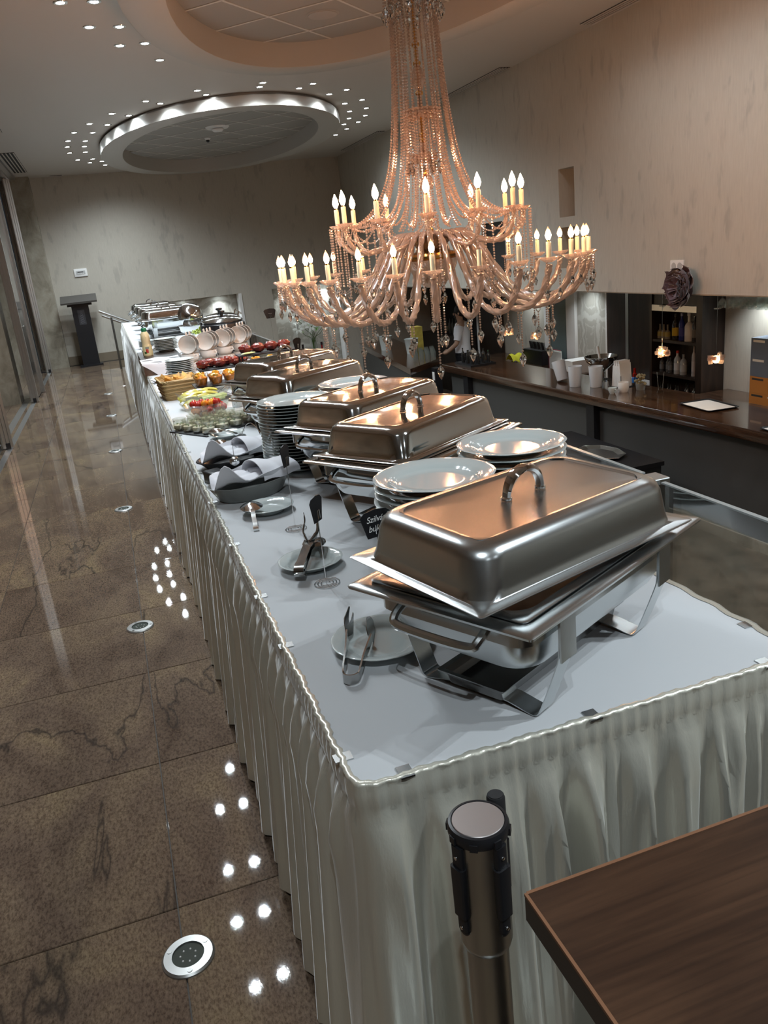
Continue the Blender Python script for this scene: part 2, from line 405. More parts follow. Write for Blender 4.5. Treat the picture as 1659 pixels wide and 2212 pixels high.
def wall_cells(mb, u, z, holes, fn):
    us = sorted(set([*u]+[h[i] for h in holes for i in (0, 1)])); zs = sorted(set([*z]+[h[i] for h in holes for i in (2, 3)]))
    for a, b in zip(us, us[1:]):
        for c, d in zip(zs, zs[1:]):
            if any(h[0] <= a and b <= h[1] and h[2] <= c and d <= h[3] for h in holes): continue
            fn(mb, a, b, c, d)
def niche_y(mb, x0, x1, z0, z1, y, dep, t=.02):
    mb.box(x0-t, x0, y, y+dep, z0-t, z1+t); mb.box(x1, x1+t, y, y+dep, z0-t, z1+t)
    mb.box(x0, x1, y, y+dep, z0-t, z0); mb.box(x0, x1, y, y+dep, z1, z1+t)
# far wall: two lit niches
mb = MB(); holes = [(1.04, 2.58, -.72, .945), (3.19, 4.62, -.70, .955)]
wall_cells(mb, (-.83, 8.0), (LOW, CEIL), holes, lambda m, a, b, c, d: m.box(a, b, YF, YF+.12, c, d))
for h in holes: niche_y(mb, *h, YF+.12, .25)
wf = struct(mb.build('wall_far', M_wall, smooth=False))
for h in holes:
    MB().box(h[0], h[1], YF+.34, YF+.36, h[2], h[3]).build('niche_back', M_damask, wf, smooth=False)
    MB().box(h[1]-.06, h[1]-.002, YF-.012, YF+.3, h[2], h[3]).build('niche_trim', M_paper, wf, smooth=False)
    MB().box(h[0]-.02, h[1]+.02, YF-.10, YF+.33, h[2]-.04, h[2]).build('niche_shelf', M_black, wf, smooth=False)
struct(MB().box(-.83, PX, YF-.015, YF, 0, .16).build('baseboard_far', pm('baseboard', (0.20,0.16,0.115), 0.3), smooth=False))
# right wall above the bar
mb = MB(); nh = [(7.86, 8.17, 1.62, 2.105), (7.86, 8.17, 1.09, 1.515), (9.48, 10.14, .95, 1.67)]
wall_cells(mb, (YN, YF), (SOF, CEIL), nh, lambda m, a, b, c, d: m.box(XR, XR+.12, a, b, c, d))
for (a, b, c, d) in nh[:2]:
    mb.box(XR+.12, XR+.26, a-.02, a, c-.02, d+.02); mb.box(XR+.12, XR+.26, b, b+.02, c-.02, d+.02)
    mb.box(XR+.12, XR+.26, a, b, c-.02, c); mb.box(XR+.12, XR+.26, a, b, d, d+.02); mb.box(XR+.24, XR+.26, a, b, c, d)
wr = struct(mb.build('wall_right', M_wall, smooth=False))
MB().box(XR+.05, XR+.1, 9.48, 10.14, .95, 1.67).build('dark_opening', M_black, wr, smooth=False)  # black sheet stands in for the darkness inside an open niche
# alcove soffit, back wall, end
struct(MB().box(XR+.01, 8.0, YN, YF, SOF-.01, SOF+.1).build('trim_4', M_wall, smooth=False))
wb = struct(MB().box(BX, BX+.1, YN, YF, LOW, SOF).build('wall_back', M_wall, smooth=False))
struct(MB().box(-3.2, 8.0, YN-.1, YN, LOW, CEIL+.2).build('wall_near', M_wall, smooth=False))
# left side: marble pilasters, bi-fold glass doors in aluminium
struct(MB().box(-3.3, -3.2, YN, YF, 0, CEIL).build('wall_left', M_marble, smooth=False))
pil = struct(MB().box(-1.25, -.82, 16.12, YF+.1, 0, CEIL).build('wall_left_pilaster', M_marble, smooth=False)); pil.name = 'trim_1'
p2 = struct(MB().box(-2.9, -1.31, 11.86, 12.3, 0, CEIL).build('trim_2', M_marble, smooth=False))
p3 = struct(MB().box(-2.9, -1.5, 15.9, YF, 0, CEIL).build('trim_5', M_marble, smooth=False))
def door_leaf(n, x, y, dx, dy, rev=False):
    # leaf hinged at (x, y), running to (x+dx, y+dy), aluminium stile at the near end
    L = math.hypot(dx, dy); a = math.atan2(dy, dx)
    d = struct(bpy.data.objects.new('door_%d' % n, None)); C.objects.link(d); d.location = (x, y, 0); d.rotation_euler = (0, 0, a)
    fr = MB().box(0, .035, -.05, .05, .012, CEIL-.06)
    for s in (-.05, -.017, .017): fr.box(-.012, 0, s, s+.026, .012, CEIL-.06)
    fr.build('stile', M_alu, d, smooth=False)
    MB().box(L-.035, L, -.05, .05, .012, CEIL-.06).build('stile', M_alu, d, smooth=False)
    MB().box(.035, L-.035, -.02, .02, .03, CEIL-.08).build('glass_panel', M_dglass, d, smooth=False)
    MB().box(-.02, .03, -.02, .02, .0, .06).build('floor_guide', M_black, d, smooth=False)
    MB().tube([(.07,-.02,1.0),(.07,-.06,1.0),(.16,-.06,1.0)], .008, 6).build('door_handle', M_alu, d)
door_leaf(1, -1.145, 15.6, -.10, .28)
door_leaf(2, -1.13, 11.80, .02, 1.05)
door_leaf(3, -1.16, 8.56, -.14, .35)
struct(MB().box(-1.30, -1.02, YN, 15.95, CEIL-.05, CEIL-.001).box(-1.22,-1.19,YN,15.95,CEIL-.075,CEIL-.05).box(-1.13,-1.10,YN,15.95,CEIL-.075,CEIL-.05).build('trim_6', M_alu, smooth=False))
struct(MB().box(-1.30, -1.22, 7.0, 12.4, .0, .001).box(-1.18,-1.12,7.0,16.0,0,.001).build('trim_7', M_alu, smooth=False))

# --- ceiling with two oval recesses
OV = [(2.01, 12.95, 1.65, 3.17), (2.03, 5.14, 1.65, 3.17)]
def ell(cx, cy_, a, b, n=72): return [(cx+a*cos(2*pi*i/n), cy_+b*sin(2*pi*i/n)) for i in range(n)]
bm = bmesh.new(); edges = []
def loop(pts):
    vs = [bm.verts.new((x, y, CEIL)) for x, y in pts]
    for i in range(len(vs)): edges.append(bm.edges.new((vs[i], vs[(i+1) % len(vs)])))
loop([(-3.2, YN), (XR+.1, YN), (XR+.1, YF+.05), (-3.2, YF+.05)])
for o in OV: loop(ell(o[0], o[1], o[2]-.15, o[3]-.15))
bmesh.ops.triangle_fill(bm, use_beauty=True, use_dissolve=False, edges=edges)
me = bpy.data.meshes.new('ceiling'); bm.to_mesh(me); bm.free(); me.materials.append(M_ceil)
ceil = struct(link('ceiling', me))
TZ = 3.345
MB().box(-3.2, XR+.1, YN, YF+.05, TZ+.03, TZ+.05).build('ceiling_slab', M_cbar, ceil, smooth=False)
ctile = MB().box(-.302,.302,-.302,.302,0,.02).mesh('ceiling_tile', M_ctile, smooth=False)
u1 = Vector((cos(pi/4), sin(pi/4))); u2 = Vector((-sin(pi/4), cos(pi/4)))
for k, o in enumerate(OV):
    cx, cy_, a, b = o; ai, bi = a-.30, b-.30
    mb = MB(); n = 72; prof = []
    for i in range(n):
        t = 2*pi*i/n
        for (e, z) in ((0, 3.255), (0, 3.145), (.012, 3.14), (.29, 3.14), (.30, 3.145), (.30, TZ+.01)):
            prof.append((cx+(a-e)*cos(t), cy_+(b-e)*sin(t), z))
    fs = []
    for i in range(n):
        j = (i+1) % n
        for q in range(5): fs.append((i*6+q, j*6+q, j*6+q+1, i*6+q+1))
    mb.add(prof, fs)
    rg = struct(mb.build('trim_%d' % (8+k), M_ring))
    # shadow gap band between ring and ceiling
    mb = MB(); pr = []
    for i in range(n):
        t = 2*pi*i/n
        for (e, z) in ((.03, CEIL), (.03, 3.25), (0, 3.255)): pr.append((cx+(a-e)*cos(t), cy_+(b-e)*sin(t), z))
    mb.add(pr, [(i*3+q, ((i+1) % n)*3+q, ((i+1) % n)*3+q+1, i*3+q+1) for i in range(n) for q in range(2)])
    mb.build('shadow_gap', pm('gap_metal', (0.3,0.28,0.26), 0.3, 0.8), rg)
    base = Vector((1.68, 7.19)) if k else Vector((1.36, 12.14))
    for i in range(-14, 15):
        for j in range(-14, 15):
            p = base+u1*(.31+.62*i)+u2*(.31+.62*j)
            if ((p.x-cx)/(ai+.32))**2+((p.y-cy_)/(bi+.32))**2 < 1.0:
                link('ceiling_tile', ctile, ceil, (p.x, p.y, TZ+.001), pi/4)
for k, o in enumerate(OV):
    cx, cy_, a, b = o; ai, bi = a-.28, b-.28
    base = Vector((1.68, 7.19)) if k else Vector((1.36, 12.14))
    for (d, q) in ((u1, u2), (u2, u1)):
        for i in range(-14, 15):
            p = base+q*(.62*i); ex, ey = (p.x-cx)/ai, (p.y-cy_)/bi; dx, dy = d.x/ai, d.y/bi
            A_ = dx*dx+dy*dy; B_ = ex*dx+ey*dy; C_ = ex*ex+ey*ey-1; D_ = B_*B_-A_*C_
            if D_ <= 0: continue
            t0, t1 = (-B_-D_**.5)/A_, (-B_+D_**.5)/A_
            if t1-t0 < .15: continue
            m_ = p+d*((t0+t1)/2)
            MB().box(-(t1-t0)/2,(t1-t0)/2,-.011,.011,-.004,.0).build('ceiling_bar', M_cbar, ceil, (m_.x, m_.y, TZ-(.0 if d is u1 else .0005)), math.atan2(d.y, d.x), False)
# ceiling devices
t = thing('smoke_detector', 'round white ceiling unit in the middle of the far oval recess', 'detector', (1.97, 12.44, TZ))
MB().lathe([(.0,-.06),(.06,-.06),(.08,-.045),(.085,-.03),(.0,-.03)][1:], 20).build('body', M_paper, t)
MB().lathe([(.15,-.02),(.17,0)], 24).build('base', M_paper, t)
t = thing('ceiling_camera', 'tiny dark camera on the tiles of the far oval recess', 'camera', (1.96, 13.46, TZ))
MB().lathe([(.03,-.02),(.05,0)], 12).build('base', M_paper, t); MB().ball((0,0,-.03), .028, 8, 6).build('lens', M_black, t)
for (x, y, lab) in ((2.35, 13.74, 'round ceiling speaker in the tiles of the far oval recess'), (2.12, 7.16, 'round ceiling speaker in the tiles above the chandelier')):
    t = thing('ceiling_speaker', lab, 'speaker', (x, y, TZ))
    MB().lathe([(.13,-.006),(.14,0)], 28).build('rim', M_ctile, t); MB().lathe([(.12,-.009),(.12,-.006)], 28).build('grille', pm('grille', (0.42,0.39,0.36), 0.9), t)
# slot diffusers
def vent(name, lab, x0, x1, y0, y1, n, grp=None):
    t = thing('air_vent', lab, 'air vent', ((x0+x1)/2, (y0+y1)/2, CEIL-.006), 0, grp)
    hx, hy = (x1-x0)/2, (y1-y0)/2
    MB().box(-hx, hx, -hy, hy, 0, .005).build('slot_backing', M_blackm, t, smooth=False)
    al = hy > hx
    for i in range(n+1):
        q = -1+2*i/n
        if al: MB().box(q*(hx-.012)-.008, q*(hx-.012)+.008, -hy, hy, -.006, 0).build('blade', M_ceil, t, smooth=False)
        else: MB().box(-hx, hx, q*(hy-.012)-.008, q*(hy-.012)+.008, -.006, 0).build('blade', M_ceil, t, smooth=False)
vent('v', 'long ceiling slot vent at the upper right, nearest along the right wall', 4.66, 4.80, 5.9, 7.4, 3)
vent('v', 'ceiling slot vent along the right wall, middle one of three', 4.68, 4.82, 9.1, 10.85, 3)
vent('v', 'ceiling slot vent along the right wall beside the far oval, farthest of three', 4.66, 4.80, 13.4, 15.5, 3)
vent('v', 'striped ceiling vent above the left doors near the far wall', -1.0, -.78, 13.2, 15.5, 4)
vent('v', 'ceiling vent at the left frame edge above the doors', -.98, -.76, 9.4, 11.5, 4)
vent('v', 'small dark ceiling vent against the far wall at the left', -.47, -.27, 16.22, 16.36, 2)

# ================================================================ CEILING SPOTS
far_ring = [(1.367,9.594),(1.49,9.835),(2.034,9.549),(2.031,9.345),(2.512,9.718),(2.619,9.505),(2.978,10.145),(3.13,9.921),(3.531,10.602),(3.362,10.794),(3.6,11.387),(3.78,11.21),(3.952,11.794),(3.76,11.95),(4.014,12.326),(3.833,12.461),(4.013,12.926),(3.80,12.99),(3.991,13.484),(.856,10.032),(1.022,10.202),(.503,10.664),(.7,10.838),(.251,11.253),(.463,11.387),(.058,11.828),(.284,11.91),(-.036,12.47),(.183,12.558),(-.066,12.998),(.163,13.054),(-.054,13.595),(.167,13.604),(.044,14.404),(.266,14.411),(.221,14.829),(.462,15.25),(.408,14.759)]
near_ring = [(.111,6.539),(.33,6.529),(.293,7.135),(.511,7.141),(.527,7.687),(.725,7.638),(.883,8.212),(.07,5.72),(.29,5.72),(.05,5.13),(.265,5.15),(.08,4.5),(.285,4.53),(.12,3.9),(.33,3.92),(.10,3.25),(.30,3.3)]
added_mirror_spots = [(4.06-x, y) for (x, y) in near_ring if y < 7 and y > 2.3]  # invented lamps: left-side spots mirrored to the unseen right side
added_back_spots = [(-.25,-.7),(-.05,-.75),(2.3,.1),(2.5,.05),(2.9,-.6),(3.1,-.65),(.4,-3.6),(.6,-3.7),(2.6,-3.2),(2.8,-3.3)]  # added unseen lamps behind the camera, placed to light the skirt front
spot_me = MB().ring([(.030,-.004),(.036,-.006),(.048,-.004),(.050,0),(.030,0)], 16).mesh('trim_ring', M_chrome)
led_me = MB().lathe([(.0,-.0035),(.030,-.0035)], 14).mesh('lamp_face', M_led)
for i, (x, y) in enumerate(far_ring+near_ring+added_back_spots+added_mirror_spots):
    far = i < len(far_ring)
    t = thing('ceiling_spotlight', 'small bright recessed spotlight around the far oval ceiling ring' if far else 'small bright recessed spotlight of the near oval set, which includes added unseen ones', 'spotlight', (x, y, CEIL), 0, 'ceiling spotlights around the far oval' if far else 'ceiling spotlights around the near oval')
    link('trim_ring', spot_me, t, (0, 0, -.0005)); link('lamp_face', led_me, t, (0, 0, -.0005))
    L = bpy.data.lights.new('spot_beam', 'SPOT'); L.energy = SPOT_W*((1.5 if x < 3 else .45) if far else .35 if i >= len(far_ring+near_ring+added_back_spots) else (2.7 if x > 2 and y > -1 else 2.0) if i >= len(far_ring+near_ring) else 1.0); L.color = (0.84, 0.94, 1.0); L.spot_size = R(150); L.spot_blend = 1.0; L.shadow_soft_size = 0.016
    lo = bpy.data.objects.new('spot_beam', L); C.objects.link(lo); lo.parent = t; lo.location = (0, 0, -.02)
# niche and alcove lamps
for (x, y, z, p) in ((1.45, YF+.2, .94, 1), (2.15, YF+.2, .94, 1), (3.55, YF+.2, .95, 1), (4.3, YF+.2, .95, 1), (6.3, 6.85, SOF-.012, 2.2), (6.3, 5.2, SOF-.012, 1.6), (6.25, 10.2, SOF-.012, 1.2), (6.25, 11.9, SOF-.012, 1.2), (5.6, 9.0, SOF-.012, .3), (5.6,13.6,SOF-.012,.7)):
    t = thing('niche_spotlight', 'tiny recessed spotlight washing a lit niche or the bar wall from above', 'spotlight', (x, y, z), 0, 'niche and bar spotlights')
    link('trim_ring', spot_me, t, (0, 0, -.0005)); link('lamp_face', led_me, t, (0, 0, -.0005))
    L = bpy.data.lights.new('spot_beam', 'SPOT'); L.energy = NICHE_W*p; L.color = (0.86, 0.95, 1.0); L.spot_size = R(120); L.spot_blend = 0.9; L.shadow_soft_size = 0.02
    lo = bpy.data.objects.new('spot_beam', L); C.objects.link(lo); lo.parent = t; lo.location = (0, 0, -.02)

# ================================================================ FLOOR UPLIGHTS
fu = thing('floor_uplight', 'round steel in-floor light nearest the camera, three screws around its glass', 'floor light', (-.105, 1.56, 0), 0.3)
MB().ring([(.0365,.002),(.037,.008),(.056,.007),(.0605,.003),(.061,0),(.0365,0)], 40).build('ring', pm('floor_ring', (0.42,0.42,0.41), 0.4, 0.9), fu)
ln = MB().lathe([(.0,.004),(.0365,.004)], 24).build('lens', pm('lens_glass', (0.16,0.19,0.17), 0.08, coat=1.0), fu)
for a in (.2, 2.3, 4.4):
    sc = MB().lathe([(.0038,.0085),(.0055,.0085),(.0058,.007)], 12).build('screw', M_screw, fu, (.047*cos(a), .047*sin(a), 0))
for k in range(7): MB().ball((0.018*cos(k*.9), .018*sin(k*.9), .0042), .0025, 6, 4).build('led_dot', M_paper, fu)
labs = ['second in-floor light from the camera, beside the table skirt', 'third in-floor light along the brown tile joint', 'fourth in-floor light along the tile joint', 'fifth in-floor light, in the podium reflection', 'sixth in-floor light, farthest one before the podium']
for (x, y), lab in zip(((-.125,3.50),(-.142,5.54),(-.161,7.57),(-.165,9.66),(-.18,11.6)), labs): dup(fu, (x, y, 0), 0.3+y, 'round steel '+lab)
# ================================================================ BUFFET TABLE
X0, X1, Y0, Y1 = .211, 1.03, .97, 14.4
t = thing('buffet_table', 'long buffet table hidden under the white cloth and ivory skirt', 'table', (.62, 7.7, 0))
MB().box(X0+.02-.62, X1-.02-.62, Y0+.02-7.7, Y1-.02-7.7, .72, .752).build('tabletop', M_darkwood, t, smooth=False)
for x in (.33, .91):
    for y in (1.15, 4.4, 7.7, 11.0, 14.2): MB().tube([(x-.62, y-7.7, 0), (x-.62, y-7.7, .72)], .018, 8).build('leg', M_alu, t)
tc = MB().rr([(.4075, (Y1-Y0)/2-.002, .03, -.004), (.4095,(Y1-Y0)/2,.03,-.002), (.4095,(Y1-Y0)/2,.03,-.001), (.407,(Y1-Y0)/2-.0025,.03,0)], 4).build('tablecloth', M_cloth, None, ((X0+X1)/2, (Y0+Y1)/2, TT), smooth=True)
tag(tc, 'flat white cloth covering the top of the long buffet table', 'tablecloth')
# satin skirt
m, n, l, b = nt('ivory_satin'); M_satin = m
b.inputs['Base Color'].default_value = (0.74, 0.722, 0.622, 1); b.inputs['Roughness'].default_value = 0.29; b.inputs['Metallic'].default_value = 0.5; b.inputs['Specular IOR Level'].default_value = 0.8
b.inputs['Sheen Weight'].default_value = 0.5; b.inputs['Sheen Roughness'].default_value = 0.3
g = n.new('ShaderNodeNewGeometry'); fz = noise(n, l, mapping(n, l, g.outputs['Position'], (260, 260, 60)), 1.0, 2)
bumpn(n, l, b, fz, 0.12, 0.003)
path = []
def addp(x, y, nx, ny): path.append((x, y, nx, ny))
y = Y1
while y > Y0+.045:
    addp(X0, y, -1, 0); y -= .0085 if y < 5.2 else .02
for k in range(9):
    a = pi+pi/2*k/8; addp(X0+.03+.03*cos(a), Y0+.03+.03*sin(a), cos(a), sin(a))
x = X0+.04
while x < X1-.04: addp(x, Y0, 0, -1); x += .0085
for k in range(7):
    a = 1.5*pi+pi/2*k/6; addp(X1-.03+.03*cos(a), Y0+.03+.03*sin(a), cos(a), sin(a))
y = Y0+.04
while y < Y1: addp(X1, y, 1, 0); y += .02
rows = [.7612, .7632, .7625, .758, .752, .745, .732, .722, .712, .69, .66, .62, .58, .53, .47, .41, .35, .29, .23, .17, .11, .06, .02, .006]
vs = []; s = 0.0; prev = None; nrm = random.Random(3)
ph = [nrm.uniform(0, 6.28) for _ in range(12)]
for (x, y, nx, ny) in path:
    if prev: s += math.hypot(x-prev[0], y-prev[1])
    prev = (x, y)
    c1 = sin(2*pi*s/.026+1.7*sin(s*9+ph[0]))
    c2 = sin(2*pi*s/.082+1.9*sin(s*4.1+ph[1])+1.1*sin(s*11.3+ph[2]))
    c3 = sin(2*pi*s/.125+1.4*sin(s*2.3+ph[3]))
    c4 = sin(2*pi*s/.041+2.2*sin(s*6.7+ph[4]))
    wide = .55+.45*sin(s*3.3+ph[5])
    hem = .012*sin(s*2.1+ph[6])+.006*sin(s*17+ph[7])
    front = 1.0 if ny < -.5 else .0
    right = 1.0 if nx > .5 else 0.0
    for zi, z in enumerate(rows):
        T = (.762-z)/.756
        if zi < 3:
            off = (-.006, -.001, .006)[zi]+.002*sin(s*71)+.0018*c1
        elif z > .71:     # gathered header tape
            off = .006+.0022*c1+.002*(1 if abs(z-.735) < .016 else 0)
        else:
            k = min(1.0, (T-.06)/.22)
            rd = abs(sin(pi*s/.074+1.3*sin(s*5.3+ph[8])+.8*sin(s*13.1+ph[9]))); rd = (1-rd)**2.2*(.45+.55*sin(s*7.9+ph[10])**2)
            u = .5+.5*c2; v = u*u*(3-2*u)
            off = .006+(.050*(1-.5*right)*(1-.55*front))*T**.8 + k*((.022+.014*front)*(v-.35)*(.55+.45*wide)+front*(.060*rd*(1-.35*T)+.010*sin(2*pi*s/.21+ph[11]+2.5*T)*T)+(.016+.018*front)*T*c3+.0045*(1-T)*c4)
            off += .014*math.exp(-((T-.17)/.07)**2)*max(0, c2)
        zz = max(.004, z+(hem*T*T if T > .8 else 0)) if T > .8 else z
        vs.append((x+nx*off, y+ny*off, zz))
nr = len(rows)
fs = [(i*nr+j, (i+1)*nr+j, (i+1)*nr+j+1, i*nr+j+1) for i in range(len(path)-1) for j in range(nr-1)]
sk = MB().add(vs, fs).build('table_skirt', M_satin, ang=180)
tag(sk, 'ivory satin skirt hanging in gathered pleats around the buffet table', 'table skirt')
# clips
clip_me = MB().box(-.008,.017,-.011,.011,.0005,.002).box(-.012,-.008,-.011,.011,-.001,.002).mesh('skirt_clip', M_brush, smooth=False)
def clip(x, y, rz, lab, grp=None): tag(link('skirt_clip', clip_me, None, (x, y, TT), rz), lab, 'clip', grp)
clip(.211,1.052,0,'small steel skirt clip on the left table edge, nearest the front corner')
clip(.211,1.469,0,'steel skirt clip on the left edge beside the fork-and-spade tongs plate')
clip(.211,1.745,0,'steel skirt clip on the left edge level with the nearer wire spiral')
clip(.211,2.148,0,'steel skirt clip on the left edge level with the second wire spiral')
clip(.211,2.612,0,'dark-looking steel skirt clip on the left edge beside the grey napkin bowl')
for k in range(12): clip(.211, 3.05+.40*k, 0, 'thin steel skirt clip on the far stretch of the left table edge', 'skirt clips on the far left edge')
clip(.288,.972,pi/2,'steel skirt clip on the front table edge, nearest the left corner')
clip(.608,.972,pi/2,'dark steel skirt clip on the front edge below the near chafing dish')
clip(.951,.972,pi/2,'steel skirt clip on the front edge near the right corner')
clip(1.028,1.10,pi,'steel skirt clip on the right table edge beside the glass panel')

# ================================================================ CHAFING DISHES
def chafing(mat_lid, mat, loc, rz, lab, lid=(0,0,.213,0), tilt=0.0, askew=False, grp=None, lidlab=None):
    t = thing('chafing_dish', lab, 'chafing dish', loc, rz, grp)
    # frame: lip + apron
    f = MB().rr([(.272,.172,.03,.196),(.285,.185,.006,.199),(.286,.186,.006,.203),(.282,.182,.006,.206),(.262,.162,.02,.2075),(.250,.150,.03,.203),(.250,.150,.03,.160),(.2525,.1525,.032,.160),(.2525,.1525,.032,.196)], 5, False, False)
    f.build('frame', mat, t)
    MB().rr([(.205,.115,.05,.098),(.225,.132,.05,.103),(.236,.140,.05,.12),(.2475,.1475,.05,.165),(.2475,.1475,.05,.190)], 6, True, False).build('water_pan', mat, t)
    MB().rr([(.2585,.1565,.012,.208),(.2595,.1575,.012,.2105),(.256,.154,.012,.212),(.236,.136,.04,.2095),(.230,.130,.05,.200),(.222,.122,.05,.148),(.20,.10,.05,.145)], 6, False, True).build('food_pan', mat, t)
    for sx in (-1, 1):
        h = smoothpath([(sx*.250,-.085,.185),(sx*.278,-.085,.170),(sx*.286,-.072,.160),(sx*.288,0,.158),(sx*.286,.072,.160),(sx*.278,.085,.170),(sx*.250,.085,.185)], 24)
        MB().tube(h, .0075, 8).build('side_handle', mat, t)
        # U shaped strap leg
        prof = smoothpath([(-.166,.190),(-.165,.13),(-.158,.10),(-.128,.02),(-.118,.004),(-.105,.0025),(-.07,.010),(-.05,.012),(0,.012),(.05,.012),(.07,.010),(.105,.0025),(.118,.004),(.128,.02),(.158,.10),(.165,.13),(.166,.190)], 48)
        vs = []; hw = .02
        for p in prof:
            for q in (-hw, hw): vs.append((sx*.165+q, p[0], p[1]))
        m_ = len(prof); off = []
        for i in range(m_):
            a = prof[max(0, i-1)]; b_ = prof[min(m_-1, i+1)]; d = Vector((b_[0]-a[0], b_[1]-a[1])).normalized(); off.append(Vector((-d.y, d.x))*.0018)
        for p, o_ in zip(prof, off):
            for q in (-hw, hw): vs.append((sx*.165+q, p[0]+o_.x, p[1]+o_.y))
        n_ = 2*m_; fs = []
        for i in range(m_-1):
            fs += [(2*i,2*i+1,2*i+3,2*i+2), (n_+2*i,n_+2*i+2,n_+2*i+3,n_+2*i+1), (2*i,2*i+2,n_+2*i+2,n_+2*i), (2*i+1,n_+2*i+1,n_+2*i+3,2*i+3)]
        lg = MB().add(vs, fs).build('leg', mat, t)
        for sy in (-1, 1):
            br = MB().box(sx*.165-.022, sx*.165+.022, sy*.167, sy*.170, .115, .195).build('bracket', mat, lg, smooth=False)
    # fuel tray
    MB().rr([(.19,.055,.004,.013),(.195,.06,.004,.040),(.205,.07,.004,.041),(.205,.07,.004,.039),(.197,.062,.004,.038),(.188,.053,.004,.015)], 2, True, True).build('fuel_tray', M_dsteel, t)
    # lid
    hx, hy = .250, .148
    lm = MB().rr([(.262,.160,.008,-.003),(.2645,.1625,.008,0),(.262,.160,.008,.0015),(.248,.146,.02,.002),(.2455,.1435,.045,.005),(.243,.141,.05,.020),(.236,.134,.05,.062),(.231,.129,.05,.074),(.221,.119,.05,.081),(.206,.104,.045,.0835),(.202,.100,.012,.0835),(.200,.098,.012,.0815),(.196,.094,.012,.0810),(.05,.03,.01,.0818)], 7, False, True)
    lo = lm.build('lid', mat_lid, t, (lid[0], lid[1], lid[2]), lid[3], ang=50, label=lidlab); lo.rotation_euler = (lid[4] if len(lid) > 4 else 0, lid[5] if len(lid) > 5 else 0, lid[3])
    hp = [( .042*cos(a), 0, .084+.045*sin(a)) for a in [pi*k/16 for k in range(17)]]
    hd = MB().tube(hp, [.0055+.002*sin(pi*k/16) for k in range(17)], 8, flat=1.5)
    for sx in (-1, 1): hd.lathe([(.010,.083),(.010,.086),(.006,.088)], 10, TR(sx*.042, 0, 0))
    hd.build('handle', M_chrome, lo)
    if askew: MB().grid(lambda u, v: ((u-.5)*.43,(v-.5)*.23,.172+.004*sin(u*31)*sin(v*27)), 20, 12).build('food', pm('dark_sauce', (0.10,0.035,0.015), 0.25), t)
    return t
dA = Vector((.6145-.635, 1.19-1.20, 0)); rA = RZ(-R(28)) @ dA
chafing(M_brush, M_brush, (.635,1.20,TT), R(28), 'large satin steel chafing dish nearest the camera, its lid lying askew', (rA.x, rA.y, .235, R(-9), R(2.6), R(.3)), askew=True, lidlab='satin lid turned askew over the pan')
chafing(M_steel, M_steel, (.772,2.13,TT), R(32), 'shiny chafing dish behind the two near plate stacks, second from the camera', (0.005,.01,.216,R(1)))
chafing(M_steel, M_steel, (.787,2.60,TT), R(32), 'shiny chafing dish between the tall plate stack and the bar, third from the camera')
chafing(M_steel, M_steel, (.75,3.38,TT), R(30), 'shiny chafing dish right behind the tall plate stack, fourth from the camera')
chafing(M_steel, M_steel, (.78,3.90,TT), R(30), 'shiny chafing dish beside the fruit cups, fifth from the camera')
for (x, y, rz, lab) in ((.68,10.2,8,'chafing dish in the far row, nearest of that row, behind the sauce bottle'),(.68,11.1,7,'second chafing dish of the far row near the open round lid'),(.66,12.0,6,'third chafing dish of the far row'),(.66,13.2,5,'last chafing dish at the far end of the table')):
    chafing(M_steel, M_steel, (x,y,TT), R(rz), 'polished steel '+lab).scale = (1.18, 1.05, 1.06)

# ================================================================ PLATES
def plate_mesh(r, name='plate', seg=48):
    wob = lambda a, q, z: (.012*abs(sin(a*6))-.006)*(1 if q > r*.9 else 0)
    pr = [(.0,.006),(r*.45,.006),(r*.60,.0065),(r*.66,.010),(r*.70,.0145),(r*.80,.0185),(r*.93,.0215),(r*.985,.0225),(r,.0215),(r*.99,.020),(r*.80,.0155),(r*.70,.011),(r*.62,.003),(r*.58,0),(r*.54,0),(r*.53,.003),(.0,.003)]
    return MB().lathe(pr, seg, None, wob).mesh(name, M_porc, ang=60)
big = plate_mesh(.138); sm = plate_mesh(.082, 'plate', 36); des = plate_mesh(.105, 'plate', 36)
ORD = 'second third fourth fifth sixth seventh eighth ninth tenth eleventh twelfth thirteenth fourteenth fifteenth sixteenth seventeenth eighteenth nineteenth twentieth twenty-first twenty-second'.split()
def stack(me, x, y, n, pitch, top_lab, lab, grp, z=TT, jit=.003, name='dinner_plate'):
    for i in range(n):
        o = link(name, me, None, (x+rng.uniform(-jit, jit), y+rng.uniform(-jit, jit), z+.0005+pitch*i), rng.uniform(0, 6))
        if i == n-1: tag(o, top_lab, 'plate', grp)
        else: tag(o, lab.replace('inside', ('at the bottom of' if i == 0 else ORD[n-i-2]+' from the top in')), 'plate', grp)
stack(big, .622, 1.625, 15, .0163, 'white dinner plate on top of the stack beside the near chafing dish handle', 'dinner plate inside the left stack behind the near chafing dish', 'plates in the near left stack')
stack(big, .905, 1.795, 14, .0172, 'white dinner plate on top of the stack near the glass barrier', 'dinner plate inside the right stack near the glass barrier', 'plates in the near right stack')
stack(big, .583, 2.87, 22, .0112, 'white dinner plate on top of the tall stack between chafing dishes', 'dinner plate inside the tall stack between chafing dishes', 'plates in the tall stack')
stack(big, .859, 3.036, 17, .0148, 'white dinner plate topping the stack behind the third chafing dish', 'dinner plate inside the stack behind the third chafing dish', 'plates in the far stack')
stack(des, .43, 6.02, 10, .0125, 'dessert plate on top of the stack behind the bread basket', 'dessert plate inside the stack behind the bread basket', 'dessert plates behind the basket', name='dessert_plate')
